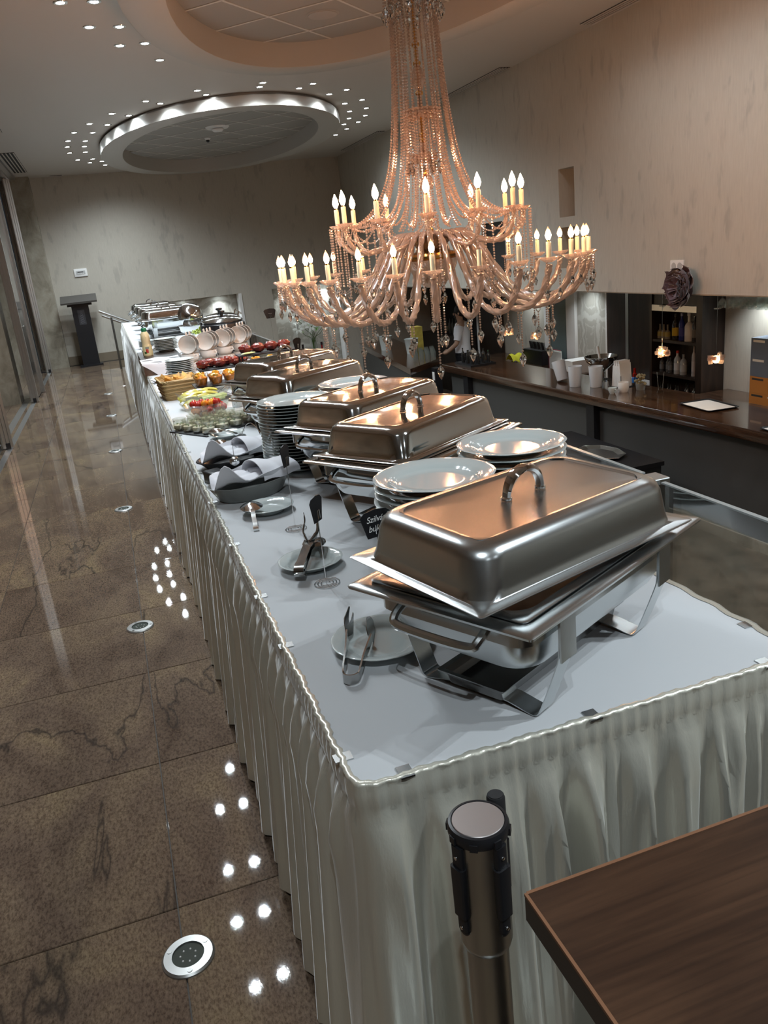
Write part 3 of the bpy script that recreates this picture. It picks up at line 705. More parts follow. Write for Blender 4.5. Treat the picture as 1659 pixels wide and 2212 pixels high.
stack(des, .43, 7.28, 8, .0125, 'small plate on top of the stack beside the sauce bottle', 'small plate inside the stack beside the sauce bottle', 'small plates by the sauce bottle', z=.85, name='dessert_plate')
stack(des, .36, 8.9, 7, .0095, 'small plate on top of the low far stack at the left table edge', 'small plate inside the low far stack at the left table edge', 'small plates at the far left edge', name='dessert_plate')
def plate1(me, x, y, lab): return tag(link('side_plate', me, None, (x, y, TT+.0005), .4), lab, 'plate')
plate1(plate_mesh(.098), .385, 1.37, 'round white side plate holding tongs beside the near chafing dish')
plate1(sm, .365, 1.865, 'white side plate holding scissor tongs beside the wire spiral')
plate1(sm, .358, 2.395, 'white side plate with a serving ladle in front of the grey bowl')
plate1(sm, .410, 3.63, 'white side plate with serving spoons beside the slate of jars')
# ================================================================ CUTLERY
def tong_arm(mb, pts, wid, th, M=None):
    # flat strap along pts (x,y,z) with half-widths wid, width axis = horizontal normal
    vs = []; n = len(pts); P = [Vector(p) for p in pts]
    for i in range(n):
        a = P[max(0,i-1)]; b = P[min(n-1,i+1)]; d = (b-a).normalized()
        nh = Vector((0,0,1)) if isinstance(wid, tuple) else Vector((-d.y, d.x, 0)).normalized()
        up = d.cross(nh).normalized()
        w_ = wid[i] if isinstance(wid, list) else wid
        for (q, e) in ((-1,-1),(1,-1),(1,1),(-1,1)): vs.append(P[i]+nh*w_*q+up*th*e)
    fs = [(3,2,1,0), tuple(4*(n-1)+k for k in range(4))]
    for i in range(n-1):
        for k in range(4): fs.append((4*i+k, 4*i+(k+1) % 4, 4*i+4+(k+1) % 4, 4*i+4+k))
    mb.add(vs, fs, M)
def strap_v(mb, pts, hw, th):
    # strap standing on edge: width along z
    P = [Vector(p) for p in pts]; n = len(P); vs = []
    for i in range(n):
        a = P[max(0,i-1)]; b = P[min(n-1,i+1)]; d = (b-a); nn = Vector((-d.y, d.x, 0)).normalized()
        w_ = hw[i] if isinstance(hw, list) else hw
        for (q, e) in ((-1,-1),(1,-1),(1,1),(-1,1)): vs.append(P[i]+Vector((0,0,w_*q))+nn*th*e)
    fs = [(3,2,1,0), tuple(4*(n-1)+k for k in range(4))]
    for i in range(n-1):
        for k in range(4): fs.append((4*i+k, 4*i+(k+1) % 4, 4*i+4+(k+1) % 4, 4*i+4+k))
    mb.add(vs, fs)
# tongs A (fork against spade) next to the near chafing dish
def fork_blade(mb, M):
    out = [(-.006,0),(-.016,.018),(-.019,.030),(-.017,.045),(-.010,.085),(-.007,.086),(-.006,.062),(-.004,.046),(0,.040),(.004,.046),(.006,.062),(.007,.086),(.010,.085),(.017,.045),(.019,.030),(.016,.018),(.006,0)]
    mb.prism(out, -.0008, .0008, M)
def spade_blade(mb, M):
    out = [(.006,0)]+[(.021*sin(pi*k/12+.25) if k < 12 else 0, .012+.075*k/12) for k in range(0, 13)]
    out = [(.006,0),(.016,.012),(.022,.03),(.022,.055),(.016,.072),(.006,.082),(-.006,.082),(-.016,.072),(-.022,.055),(-.022,.03),(-.016,.012),(-.006,0)]
    mb.prism(out, -.0008, .0008, M)
t = thing('serving_tongs', 'steel fork-and-spade tongs lying open on the side plate by the near chafing dish', 'tongs', (.289, 1.255, TT), -R(23))
# local: y forward along the tongs
mb = MB(); strap_v(mb, smoothpath([(-.020,.135,.034),(-.016,.07,.026),(-.0155,.02,.0155),(-.012,.003,.0135),(0,-.004,.0135),(.012,.003,.0135),(.0155,.02,.0155),(.019,.07,.020),(.026,.14,.022)], 40), [.0115]*15+[.0095]*11+[.0085]*15, .0016); mb.build('spring_body', M_tong, t)
mb = MB(); fork_blade(mb, TR(-.020,.134,.035) @ RX(R(8)) @ RY(R(70))); mb.build('fork_blade', M_tong, t)
mb = MB(); spade_blade(mb, TR(.022,.138,.022) @ RX(R(-2)) @ RY(R(70))); mb.build('spade_blade', M_tong, t)
def fork2(mb):
    for s in (-1, 1): mb.tube(smoothpath([(s*.004,.140,.051),(s*.013,.158,.060),(s*.019,.175,.070),(s*.017,.20,.088),(s*.022,.222,.104)], 16), [.0075]*6+[.006]*5+[.0045]*4+[.002]*2, 8, flat=.5)
# tongs B closed, gripping upward
t = thing('serving_tongs', 'polished scissor-like tongs with a two-pronged tip on the middle side plate', 'tongs', (.318, 1.775, TT), -R(24))
mb = MB()
tong_arm(mb, smoothpath([(0,.0,.016),(0,.03,.024),(0,.09,.034),(0,.15,.045)], 20), [.012]*6+[.0105]*6+[.011]*5+[.014]*4, .0012)
tong_arm(mb, smoothpath([(0,.0,.043),(0,.03,.045),(0,.09,.050),(0,.15,.053)], 20), [.012]*6+[.0105]*6+[.011]*5+[.014]*4, .0012)
tong_arm(mb, smoothpath([(0,.0,.016),(0,-.010,.022),(0,-.013,.030),(0,-.010,.038),(0,.0,.043)], 14), .012, .0012)
mb.build('spring_body', M_tong, t)
MB().tube([(-.014,.004,.030),(.014,.004,.030)], .004, 8).build('hinge_pin', M_chrome, t)
mb = MB(); fork2(mb); mb.build('fork_blade', M_tong, t)
mb = MB(); mb.ball((.012,.170,.038), .026, 12, 8, (1,1.3,.35)); mb.build('spoon_blade', M_tong, t)
# ladle and spoons
def spoon(name, lab, loc, rz, L=.20, bowl=.032, rise=.0, grp=None, flip=True):
    t = thing(name, lab, 'spoon', loc, rz, grp)
    mb = MB(); s = -1 if flip else 1
    def bw(u, v):
        a = 2*pi*v; r = bowl*u
        return (r*cos(a)*.85, L+bowl+r*sin(a)*1.15, .012+rise-s*(.014*(1-u*u)) if s < 0 else .004+rise+.014*u*u)
    mb.sheet(bw, 6, 20, .0012)
    mb.build('spoon_bowl', M_steel, t)
    mb = MB(); tong_arm(mb, smoothpath([(0,0,.004),(0,L*.2,.008),(0,L*.7,.018+rise),(0,L*.95,.016+rise),(0,L+.008,.012+rise)], 16), [.008]*4+[.0065]*5+[.0055]*8, .0035); mb.build('handle', M_steel, t)
    return t
spoon('serving_ladle', 'steel ladle lying bowl-down over the plate in front of the grey bowl', (.290,2.225,TT), -R(6), .115, .042, .018)
spoon('serving_spoon', 'ribbed serving spoon on the plate beside the slate of jars', (.445,3.535,TT+.022), R(35), .10, .036, .0)
spoon('serving_spoon', 'serving spoon just in front of the plate beside the slate of jars', (.46,3.40,TT), R(48), .10, .034, .0)

# ================================================================ CARD HOLDERS
def holder(lab, x, y, h, rz, cardw=.06, txt=None, lean=(0,0), base=True, cardlab=None, slim=False):
    t = thing('card_holder', lab, 'sign', (x, y, TT), 0)
    if base:
        sp = [((.010+.0235*k/60*1.0)*cos(k*.33), (.010+.0235*k/60)*sin(k*.33), .002) for k in range(61)]
        MB().tube(sp, .0011, 6).build('wire_spiral', M_chrome, t)
    MB().tube([(0,0,.0015),(lean[0]*.5,lean[1]*.5,h*.5),(lean[0],lean[1],h)], .0011, 6).build('stem', M_chrome, t)
    w_ = cardw/2
    poly = [(-w_*.62,-.028),(w_*.62,-.028),(w_,.022),(w_*.7,.031),(0,.035),(-w_*.7,.031),(-w_,.022)]
    M = TR(lean[0], lean[1], h+.02) @ RZ(rz) @ RX(pi/2)
    cd = MB().prism(poly, -.0009, .0009, M).build('card', M_black, t, smooth=False)
    MB().tube([TR(lean[0],lean[1],h+.02) @ RZ(rz) @ Vector(q) for q in ((-.004,-.004,-.02),(-.004,-.004,.0),(.004,-.004,.0),(.004,-.004,-.02))], .0012, 5).build('clip', M_chrome, t)
    if txt:
        k = 0
        for ln_, dz in txt:
            me = text_mesh(ln_, .019, M_paper, .25, .0003); me.transform(M @ TR(0, dz, .0013) )
            o = link('handwriting', me, cd)
    return t
holder('black card seen edge-on on a wire spiral beside the tongs plate, nearest one', .370, 1.735, .165, R(48), .058)
holder('black card seen edge-on on a wire spiral beside the ladle plate', .395, 2.175, .195, R(50), .05)
holder('black chalk card with white handwriting in front of the near left plate stack', .460, 1.570, .160, R(14), .078, [('Szilvás', .013), ('bukta', -.008)], base=False)
holder('tall wire holder with a black chalk card behind the soup cups', 1.02, 5.42, .385, R(5), .085, [('......', .008)])
holder('tall wire holder with a thin card turned sideways behind the meat skewers', 1.015, 4.62, .36, R(78), .07)
holder('black card tilted above the fifth chafing dish lid', .945, 4.36, .275, R(35), .065)

# ================================================================ NAPKIN BOWLS
def cloth_in_bowl(t, rx, ry, z, fold=True, seed=1):
    r0 = random.Random(seed)
    def fn(u, v):
        a = 2*pi*v; q = u
        lip = max(0, q-.8)/.2
        zz = z+.012+.010*sin(3*a+seed)*q*q+.007*sin(7*a)*q*q+.004*sin(11*q+2*a) + lip*(.016+.012*sin(5*a+1)+.045*math.exp(-((a-3.75)/.30)**2)+.020*math.exp(-((a-5.3)/.35)**2))
        return (rx*q*cos(a)*(1+.05*sin(4*a))*(1-.05*lip), ry*q*sin(a)*(1+.05*sin(4*a))*(1-.05*lip), zz+.020*(1-q*q))
    MB().sheet(fn, 12, 56, .003).build('napkin', M_nap, t, ang=80)
    def flap(u, v):     # rolled-over fold standing above the bowl
        a = pi*(1.05-u*1.1); x = rx*(.05+.95*v)
        return (x, -ry*.15+ry*.70*cos(a), z+.018+.050*sin(a)*(1-.45*v)+.003*sin(9*v))
    MB().sheet(flap, 18, 14, .003).build('folded_napkin', M_nap, t, ang=80)
    def peak(u, v):     # corner leaning out at the table-edge end
        return (-rx*(.70+.50*u*(1-.5*abs(2*v-.9)))+.008*sin(5*v), ry*(-.80+1.35*v), z+.020+u*(.040*(1-abs(2*v-.9))+.002)+.005*sin(8*v))
t = thing('napkin_bowl', 'oval grey bowl lined with white napkins beside the ladle plate', 'bowl', (.345, 2.62, TT), R(20))
el = lambda rows, n=40: None
def oval(mb, rows, ex, n=44, M=None):
    # lathe stretched along x by ex
    S_ = Matrix.Diagonal((ex, 1, 1, 1)); mb.lathe(rows, n, (M @ S_) if M is not None else S_); return mb
oval(MB(), [(.0,.0),(.072,.0),(.080,.006),(.100,.050),(.104,.056),(.101,.057),(.096,.050),(.076,.010),(.0,.008)], 1.42).build('bowl', M_greypan, t)
cloth_in_bowl(t, .148, .104, .050, seed=1)
t = thing('napkin_tray', 'black oval tray with white napkins behind the grey bowl', 'tray', (.375, 3.10, TT), R(18))
oval(MB(), [(.0,.0),(.085,.0),(.112,.034),(.118,.036),(.116,.039),(.108,.036),(.085,.006),(.0,.005)], 1.4).build('tray', M_black, t)
cloth_in_bowl(t, .158, .108, .034, seed=2)
MB().tube(smoothpath([(.05,-.13,.03),(.07,-.11,.10),(.08,.0,.145),(.085,.09,.10),(.09,.13,.03)], 24), .0012, 5).build('wire_handle', M_chrome, t)
t = thing('card_weight', 'small silver egg-shaped weight with a thin wire on the napkin of the grey bowl', 'ornament', (.318, 2.715, TT+.088), 0)
MB().ball((0,0,.014), .016, 14, 10, (1.15,1.15,.95)).build('weight', M_brush, t); MB().tube([(0,0,.028),(.004,.02,.075)], .0009, 5).build('wire', M_chrome, t)
# black warming blocks below the trays at the table edge
for (x, y, lab) in ((.262, 2.86, 'black block under the rim between the two napkin bowls'),):
    t = tag(MB().rr([(.03,.05,.006,0),(.03,.05,.006,.04),(.027,.047,.006,.043)], 2).build('warming_block', M_black, None, (x, y, TT), R(18)), lab, 'block')

# ================================================================ SLATE WITH JARS
ra = R(30)
sl = tag(MB().rr([(.165,.150,.004,0),(.165,.150,.004,.006),(.163,.148,.004,.0075)], 2).build('slate_board', M_slate, None, (.395, 3.92, TT), ra), 'square black slate board carrying rows of small glass jars', 'board')
jar = thing('glass_jar', 'small lidded-looking glass jar of herbed spread on the black slate', 'jar', (0,0,0), 0, 'glass jars on the slate')
MB().lathe([(.026,.001),(.033,.006),(.0345,.024),(.031,.044),(.033,.055),(.0335,.058),(.0315,.058),(.030,.053),(.0285,.045),(.032,.024),(.0305,.008),(.024,.004),(.0,.004)], 18).build('glass', M_jar, jar)
MB().lathe([(.0,.005),(.024,.005),(.0295,.010),(.030,.022),(.028,.027),(.0,.031)], 14, None, lambda a, r, z: .02*sin(5*a)).build('spread', pm('spread', (0.62,0.55,0.40), 0.6, var=0.2, vscale=90), jar)
hb = MB()
for k in range(4): hb.ball((.014*cos(k*2.4), .014*sin(k*2.4), .032), .0045, 6, 4, (1.4,1,.5))
hb.build('herbs', pm('herbs', (0.10,0.17,0.04), 0.6), jar)
first = True
for i in range(4):
    for j in range(4):
        p = RZ(ra) @ Vector((-.122+.081*j, .112-.075*i, 0)); loc = (.395+p.x, 3.92+p.y, TT+.0075)
        jl = 'small glass jar of spread on the slate, %s row, %s from the table edge' % (['rear','second','third','front'][i], ['first','second','third','fourth'][j])
        if first: jar.location = loc; first = False; jar['label'] = jl
        else: dup(jar, loc, i*2+j, jl)

# ================================================================ FOOD BOWLS, BASKET
def boat(mb, a, b, h, t=.003, n=48, lip=.25):
    def pt(u, v, o):
        an = 2*pi*v; k = 1-.22*abs(sin(an))**2
        q = (.42+.58*u**.7)
        return ((a-o)*q*cos(an), (b-o)*q*sin(an)*k, o+(h*u)*(1+lip*cos(an)**4))
    vs = []; fs = []; m_ = 8
    for i in range(m_+1):
        for j in range(n): vs.append(pt(i/m_, j/n, 0))
    for i in range(m_+1):
        for j in range(n): vs.append(pt(1-i/m_, j/n, t))
    T_ = 2*(m_+1)
    for i in range(T_-1):
        for j in range(n): fs.append((i*n+j, i*n+(j+1) % n, (i+1)*n+(j+1) % n, (i+1)*n+j))
    fs.append(tuple(range(n-1,-1,-1))); fs.append(tuple((T_-1)*n+j for j in range(n)))
    return mb.add(vs, fs)
t = thing('glass_bowl', 'boat-shaped glass bowl full of cherry tomatoes at the table edge', 'bowl', (.395, 4.215, TT), R(5))
boat(MB(), .135, .105, .075).build('bowl', M_jar, t)
M_tr = pm('tomato_red', (0.46,0.022,0.012), 0.15, coat=0.5); M_to = pm('tomato_orange', (0.80,0.26,0.02), 0.15, coat=0.5); M_ty = pm('tomato_yellow', (0.82,0.44,0.05), 0.15, coat=0.5)
tme = {}
for k, m_ in (('r', M_tr), ('o', M_to), ('y', M_ty)): tme[k] = MB().ball((0,0,0), .0165, 12, 8, (1,1,1.12)).mesh('cherry_tomato', m_)
tp = []; r0 = random.Random(5)
for lay, (sx, sy, z) in enumerate(((.066,.042,.024),(.095,.064,.050),(.085,.056,.077))):
    for i in range(-4, 5):
        for j in range(-3, 4):
            x = i*.0335+(.016 if j % 2 else 0); y = j*.030
            if (x/sx)**2+(y/sy)**2 <= 1: tp.append((x+r0.uniform(-.003,.003), y+r0.uniform(-.003,.003), z+r0.uniform(-.003,.003)))
for p in tp:
    k = r0.choice('rrroory'); q = RZ(R(5)) @ Vector(p)
    tag(link('cherry_tomato', tme[k], None, (.395+q.x, 4.215+q.y, TT+q.z), r0.uniform(0,6)), {'r':'red cherry tomato heaped in the boat-shaped glass bowl','o':'orange cherry tomato heaped in the boat-shaped glass bowl','y':'yellow cherry tomato heaped in the boat-shaped glass bowl'}[k], 'tomato', {'r':'red cherry tomatoes','o':'orange cherry tomatoes','y':'yellow cherry tomatoes'}[k])
t = thing('glass_bowl', 'boat-shaped glass bowl of sliced peppers and cucumbers behind the tomatoes', 'bowl', (.425, 4.565, TT), R(8))
boat(MB(), .155, .110, .080).build('bowl', M_jar, t)
pep = [MB() for _ in range(2)]
def strip(L, w_, th, curve):
    m_ = MB(); m_.sheet(lambda u, v: ((u-.5)*L, (v-.5)*w_, curve*(1-(2*u-1)**2)+.3*w_*(1-(2*v-1)**2)), 10, 4, th); return m_
M_pep = pm('pepper_yellow', (0.62,0.56,0.13), 0.2, coat=0.4, var=0.15, vscale=30); M_cuc = pm('cucumber_flesh', (0.52,0.62,0.30), 0.3); M_cucs = pm('cucumber_skin', (0.03,0.10,0.02), 0.3)
pm_ = strip(.13,.034,.005,.018).mesh('pepper_strip', M_pep)
for i in range(18):
    q = RZ(R(8)) @ Vector((-.055+.016*(i % 6)+r0.uniform(-.01,.01), -.035+.035*(i//6)+r0.uniform(-.008,.008), .038+.012*(i//6)+.010*(i % 2)))
    o = link('pepper_strip', pm_, None, (.415+q.x, 4.585+q.y, TT+q.z), r0.uniform(-.3,.5)); o.rotation_euler = (r0.uniform(-.25,.25), r0.uniform(-.3,.3), r0.uniform(-.3,.5))
    tag(o, 'pale yellow pepper strip heaped in the glass bowl behind the tomatoes', 'pepper', 'pepper strips')
cst = thing('cucumber_stick', 'green cucumber stick on the right side of the glass bowl of peppers', 'cucumber', (0,0,0), 0, 'cucumber sticks')
MB().tube([(-.055,0,0),(-.02,0,.002),(.02,0,.002),(.055,0,0)], .0095, 8).build('flesh', M_cuc, cst)
MB().box(-.054,.054,-.006,.006,-.0098,-.0078).build('skin', M_cucs, cst)
for i in range(8):
    q = Vector((.03+.010*(i % 4)+r0.uniform(-.006,.006), -.050+.020*(i//2), .048+.012*(i % 2)))
    loc = (.425+q.x, 4.535+q.y, TT+q.z); rt = (r0.uniform(-1,3), 0, r0.uniform(-.2,.35))
    if i == 0: cst.location = loc; cst.rotation_euler = rt
    else: dup(cst, loc, rot=rt)
# basket
M_wick = weave_mat('wicker', (0.36,0.22,0.08), (0.66,0.46,0.21), 60)
t = thing('bread_basket', 'rectangular wicker basket of pastries and flat bread near the table edge', 'basket', (.335, 5.12, TT), R(4))
def wk(a, k): return 0
mb = MB(); mb.rr([(.098,.130,.03,0),(.104,.137,.03,.03),(.112,.148,.032,.07),(.116,.155,.034,.112),(.108,.147,.03,.112),(.100,.135,.03,.06),(.090,.120,.03,.01)], 6, True, True); mb.build('wicker_body', M_wick, t)
def rrpath(hx, hy, r, z, s=6):
    o = []
    for q, (sx, sy) in enumerate(((1,1),(-1,1),(-1,-1),(1,-1))):
        for k in range(s+1):
            a = pi/2*q+pi/2*k/s; o.append((sx*(hx-r)+r*cos(a), sy*(hy-r)+r*sin(a), z))
    return o
for k, (hx, hy, z) in enumerate(((.104,.137,.028),(.108,.143,.050),(.112,.149,.072),(.115,.153,.092))):
    MB().tube(rrpath(hx, hy, .033, z), .0045, 6, True).build('woven_band', M_wick, t)
MB().tube(rrpath(.114,.152,.034,.114), .0075, 8, True, lobes=3, lobe=.25, twist=.9).build('braided_rim', M_wick, t)
M_br = pm('pastry', (0.62,0.36,0.10), 0.55, var=0.35, vscale=40, bump=0.2, bscale=70)
tri = MB().prism([(-.045,-.03),(.045,-.03),(0,.05)], -.010, .010).mesh('pastry', M_br)
for i in range(9):
    o = link('pastry_triangle', tri, None, (.335-.055+.055*(i % 3), 5.12-.085+.082*(i//3), TT+.095+r0.uniform(0,.012)), 0)
    o.rotation_euler = (r0.uniform(.4,.9), r0.uniform(-.4,.4), r0.uniform(0,6)); tag(o, 'golden folded pastry triangle heaped in the wicker basket', 'pastry', 'pastries in the basket')
# white cup by the jars
t = thing('white_pot', 'small white pot with dark specks between the jars and the chafing dish', 'pot', (.585, 4.41, TT))
MB().lathe([(.0,0),(.030,0),(.033,.005),(.034,.062),(.032,.062),(.030,.008),(.0,.006)], 20).build('body', M_porc, t)
for k in range(6): MB().ball((.0335*cos(4+k*.35), .0335*sin(4+k*.35), .02+.008*(k % 4)), .002, 6, 4).build('speck', M_black, t)

# ================================================================ TIERED STAND: fruit cups and meat rolls
t = thing('tiered_stand', 'black stepped serving stand with slates behind the fifth chafing dish', 'stand', (.68, 4.95, TT))
SX, SY = .68, 4.95
def shelf(name, m_, x0, x1, y0, y1, z0, z1):
    MB().rr([((x1-x0)/2, (y1-y0)/2, .004, z0), ((x1-x0)/2, (y1-y0)/2, .004, z1)], 2, M=TR((x0+x1)/2-SX, (y0+y1)/2-SY, 0)).build(name, m_, t)
    for x in (x0+.02, x1-.02):
        for y in (y0+.015, y1-.015): MB().box(x-SX-.005, x-SX+.005, y-SY-.005, y-SY+.005, 0, z0).build('post', M_black, t, smooth=False)
shelf('lower_shelf', M_black, .40, .68, 4.71, 4.93, .083, .090)
shelf('slate_shelf', M_slate, .475, .80, 5.10, 5.30, .130, .137)
shelf('slate_shelf', M_slate, .70, 1.05, 4.90, 5.05, .208, .215)
shelf('front_shelf', M_black, .74, 1.02, 4.76, 4.88, .133, .140)
for s in (-1,1): MB().tube([(.54-SX+.10*s,4.705-SY,.0),(.54-SX-.04*s,4.705-SY,.083)], .004, 6).build('cross_brace', M_chrome, t)
M_fr = pm('fruit_salad', (0.60,0.20,0.03), 0.2, var=0.4, vscale=70, coat=0.5)
fc = thing('fruit_cup', 'glass cup of orange fruit salad on the lower shelf of the black stand', 'cup', (0,0,0), 0, 'fruit cups on the lower shelf')
MB().lathe([(.0,.0),(.024,.0),(.030,.004),(.042,.062),(.0405,.062),(.028,.006),(.0,.005)], 20).build('glass', M_glass, fc)
MB().lathe([(.0,.007),(.027,.007),(.037,.046),(.03,.054),(.0,.058)], 14, None, lambda a, r, z: .03*sin(5*a+z*90)).build('fruit_base', M_fr, fc)
cub = MB()
for k in range(11): cub.box(-.007,.007,-.007,.007,-.007,.007, TR(.024*cos(k*1.9)*(k % 3)/2, .024*sin(k*1.9)*(k % 3)/2, .056+.004*(k % 2)) @ RZ(k) @ RX(k*.7))
cub.build('fruit_cubes', pm('fruit_yellow', (0.78,0.42,0.05), 0.25), fc)['kind'] = 'stuff'
k = 0
for row in (0, 1):
    for i in range(3):
        p = (.445+.085*i, 4.765-.012*i+.092*row, TT+.0905)
        if k == 0: fc.location = p; fc['label'] = 'glass cup of orange fruit salad, first from the table edge in the front row'
        else: dup(fc, p, k, 'glass cup of orange fruit salad, %s from the table edge in the %s row' % (['first','second','third'][i], ['front','back'][row]))
        k += 1
for i in range(3): dup(fc, (.79+.088*i, 4.82, TT+.1405), i, '%s glass cup of fruit salad under the raised slate' % ['left','middle','right'][i], 'fruit cups under the raised slate')
M_meat = pm('glazed_meat', (0.20,0.026,0.018), 0.22, coat=0.5, var=0.5, vscale=60, bump=0.5, bscale=90)
meat = MB().ball((0,0,0), .034, 16, 10, (.85,1.25,.80), wob=lambda a, t_: .10*sin(5*a+4*t_)+.07*sin(9*t_+2*a)).mesh('meat_roll', M_meat)
for i in range(6): tag(link('meat_roll', meat, None, (.505+.052*i, 5.17+.055*(i % 2), TT+.137+.029), .9+.3*i), 'dark red glazed meat roll on the lower slate of the stand', 'food', 'meat rolls on the lower slate')
for i in range(4): tag(link('meat_roll', meat, None, (.755+.080*i, 4.985, TT+.215+.029), .9+.25*i), '%s dark red meat roll from the left on the raised slate' % ['first','second','third','last'][i], 'food', 'meat rolls on the raised slate')
o = tag(MB().ball((0,0,0), .03, 10, 6, (1.6,.5,.25)).build('cucumber_slice', M_cuc, None, (.76, 4.92, TT+.223), R(10)), 'pale green slice at the corner of the raised slate', 'garnish')

# ================================================================ SOUP CUPS
cup = thing('soup_cup', 'lower upright soup cup of the first column from the table edge', 'cup', (0,0,0), 0, 'upright stacked soup cups')
MB().lathe([(.0,.002),(.035,.002),(.037,0),(.041,.004),(.059,.022),(.066,.044),(.069,.066),(.0668,.066),(.0638,.045),(.0567,.025),(.035,.0075),(.0,.0065)], 32).build('bowl', M_cup, cup)
for s in (-1, 1): MB().tube(smoothpath([(s*.066,0,.055),(s*.086,0,.057),(s*.088,0,.040),(s*.064,0,.034)], 12), .0045, 6).build('handle', M_cup, cup)
cols = [(.545,6.37),(.690,6.47),(.835,6.575),(.980,6.68)]; used = False
for ci, (x, y) in enumerate(cols):
    for k in range(2):
        loc = (x+rng.uniform(-.004,.004), y, TT+.0005+.0625*k)
        if not used: cup.location = loc; cup.rotation_euler = (0,0,R(-60)); used = True
        else: dup(cup, loc, R(-60)+rng.uniform(-.2,.2), '%s upright soup cup of the %s column from the table edge' % (['lower','upper'][k], ['first','second','third','fourth'][ci]))
for ci, (x, y) in enumerate(((.575,6.66),(.715,6.76))):
    for k in range(2): dup(cup, (x, y, TT+.0005+.0625*k), R(20), '%s soup cup of the %s short column behind the dessert plates' % (['bottom','upper'][k], ['left','right'][ci]), 'soup cups in the short columns')
    dup(cup, (x+.01, y+.02, TT+.202), rot=(R(140), R(10), R(30)), label='white soup cup tipped bottom-up on the %s short column' % ('left' if ci == 0 else 'right'), group=None)
for ci, (x, y) in enumerate(cols):
    for k in range(3 if ci else 2):
        # lying on their sides, nested, mouths toward the camera
        dup(cup, (x+.012+.030*k, y+.045+.046*k-.02, TT+.130+.070), rot=(R(82), R(90), R(-32)), label='%s soup cup lying on its side on top of the %s cup column' % (['front','middle','rear'][k], ['first','second','third','fourth'][ci]), group='tipped soup cups')

# ================================================================ WOODEN BOX, BOTTLE, KETTLES, FAR THINGS
t = thing('wooden_crate', 'dark wooden serving crate draped with a white napkin at the left table edge', 'crate', (.34, 6.95, TT))
MB().box(-.15,.17,-.55,.55,0,.006).box(-.15,-.138,-.55,.55,.006,.085).box(.158,.17,-.55,.55,.006,.085).box(-.138,.158,-.55,-.538,.006,.085).box(-.138,.158,.538,.55,.006,.085).build('box', wood_mat('crate_wood', (0.05,0.02,0.01),(0.10,0.045,0.02),(0.16,0.08,0.035),'Y',0.45), t, smooth=False)
MB().box(-.15,.17,-.55,.55,.0855,.0885).build('lid_board', M_darkwood, t, smooth=False)
def nap(u, v):
    x = -.16+.30*u; y = -.60+.40*v
    z = .0925+.004*sin(9*u+4*v)+.003*sin(14*v)
    over = max(0, (-.553-y))/.047
    tri = .11*over*max(0, 1-abs(2*u-.85)*1.1)
    return (x, y if over == 0 else -.556-.004*over, z-tri)
tag(MB().sheet(nap, 20, 30, .0018).build('napkin', M_nap, None, (.34, 6.95, TT), ang=80), 'white napkin draped over the front of the wooden crate', 'napkin')
def nap2(u, v): return (.10*(u-.5)*(1+.3*v), .18*(v-.5), .004+.028*sin(3*u+2*v)**2*v+.006*sin(11*u))
tag(MB().sheet(nap2, 14, 16, .0016).build('napkin', M_nap, None, (.29, 5.90, TT), R(25), ang=80), 'crumpled lilac-white napkin between the crate and the dessert plates', 'napkin')
t = thing('sauce_bottle', 'tall plastic sauce bottle with a green cap on the wooden crate', 'bottle', (.265, 7.05, TT+.0885))
MB().lathe([(.0,0),(.038,0),(.041,.006),(.0405,.06),(.036,.09),(.034,.105),(.036,.125),(.037,.155),(.034,.180),(.022,.200),(.0,.201)], 22).build('body', pm('mayonnaise', (0.72,0.60,0.36), 0.25, coat=0.4), t)
MB().lathe([(.021,.199),(.022,.202),(.021,.226),(.018,.230),(.0,.231)], 18).build('cap', pm('green_cap', (0.01,0.16,0.07), 0.35), t)
def lab(u, v):
    a = -pi*.85+u*pi*.8; return (.0416*cos(a), .0416*sin(a), .010+.075*v)
MB().grid(lab, 14, 3).build('label', pm('bottle_label', (0.72,0.66,0.38), 0.4), t)
MB().grid(lambda u, v: (.0420*cos(-pi*.62+u*.7), .0420*sin(-pi*.62+u*.7), .062+.016*v), 8, 2).build('label_badge', M_greypan, t, label='grey oval badge on the label')
for (a0, z0, h, m_) in ((-.6,.030,.03,M_tr),(-.72,.024,.016,M_cucs)):
    MB().grid(lambda u, v: (.0420*cos(pi*a0+u*.5), .0420*sin(pi*a0+u*.5), z0+h*v), 6, 2).build('label_print', m_, t)
def kettle(lab, x, y):
    t = thing('soup_kettle', lab, 'kettle', (x, y, TT))
    MB().lathe([(.0,0),(.13,0),(.145,.01),(.165,.10),(.172,.17),(.165,.205),(.150,.215),(.0,.215)], 36).build('body', M_black, t)
    MB().lathe([(.150,.2155),(.155,.222),(.140,.236),(.09,.250),(.04,.256),(.0,.257)], 36).build('lid', M_steel, t)
    MB().lathe([(.0,.257),(.012,.257),(.014,.272),(.028,.278),(.026,.288),(.0,.290)], 16).build('knob', M_black, t)
    MB().tube([(.12,.06,.222),(.15,.10,.262),(.17,.13,.250)], .007, 6).build('ladle_handle', M_chrome, t)
    t.scale = (1.12, 1.12, 1.30)
    return t
kettle('black soup kettle with a steel lid behind the soup cups, nearer one', .93, 7.16)
kettle('black soup kettle with a steel lid, the farther one behind it', .975, 7.64)
t = thing('salad_bowl', 'bowl of pale green lettuce behind the soup kettles', 'bowl', (.93, 8.85, TT))
MB().lathe([(.0,0),(.06,0),(.10,.05),(.125,.10),(.120,.10),(.095,.052),(.05,.008),(.0,.008)], 28).build('bowl', M_glass, t)
lv = MB(); r1 = random.Random(11)
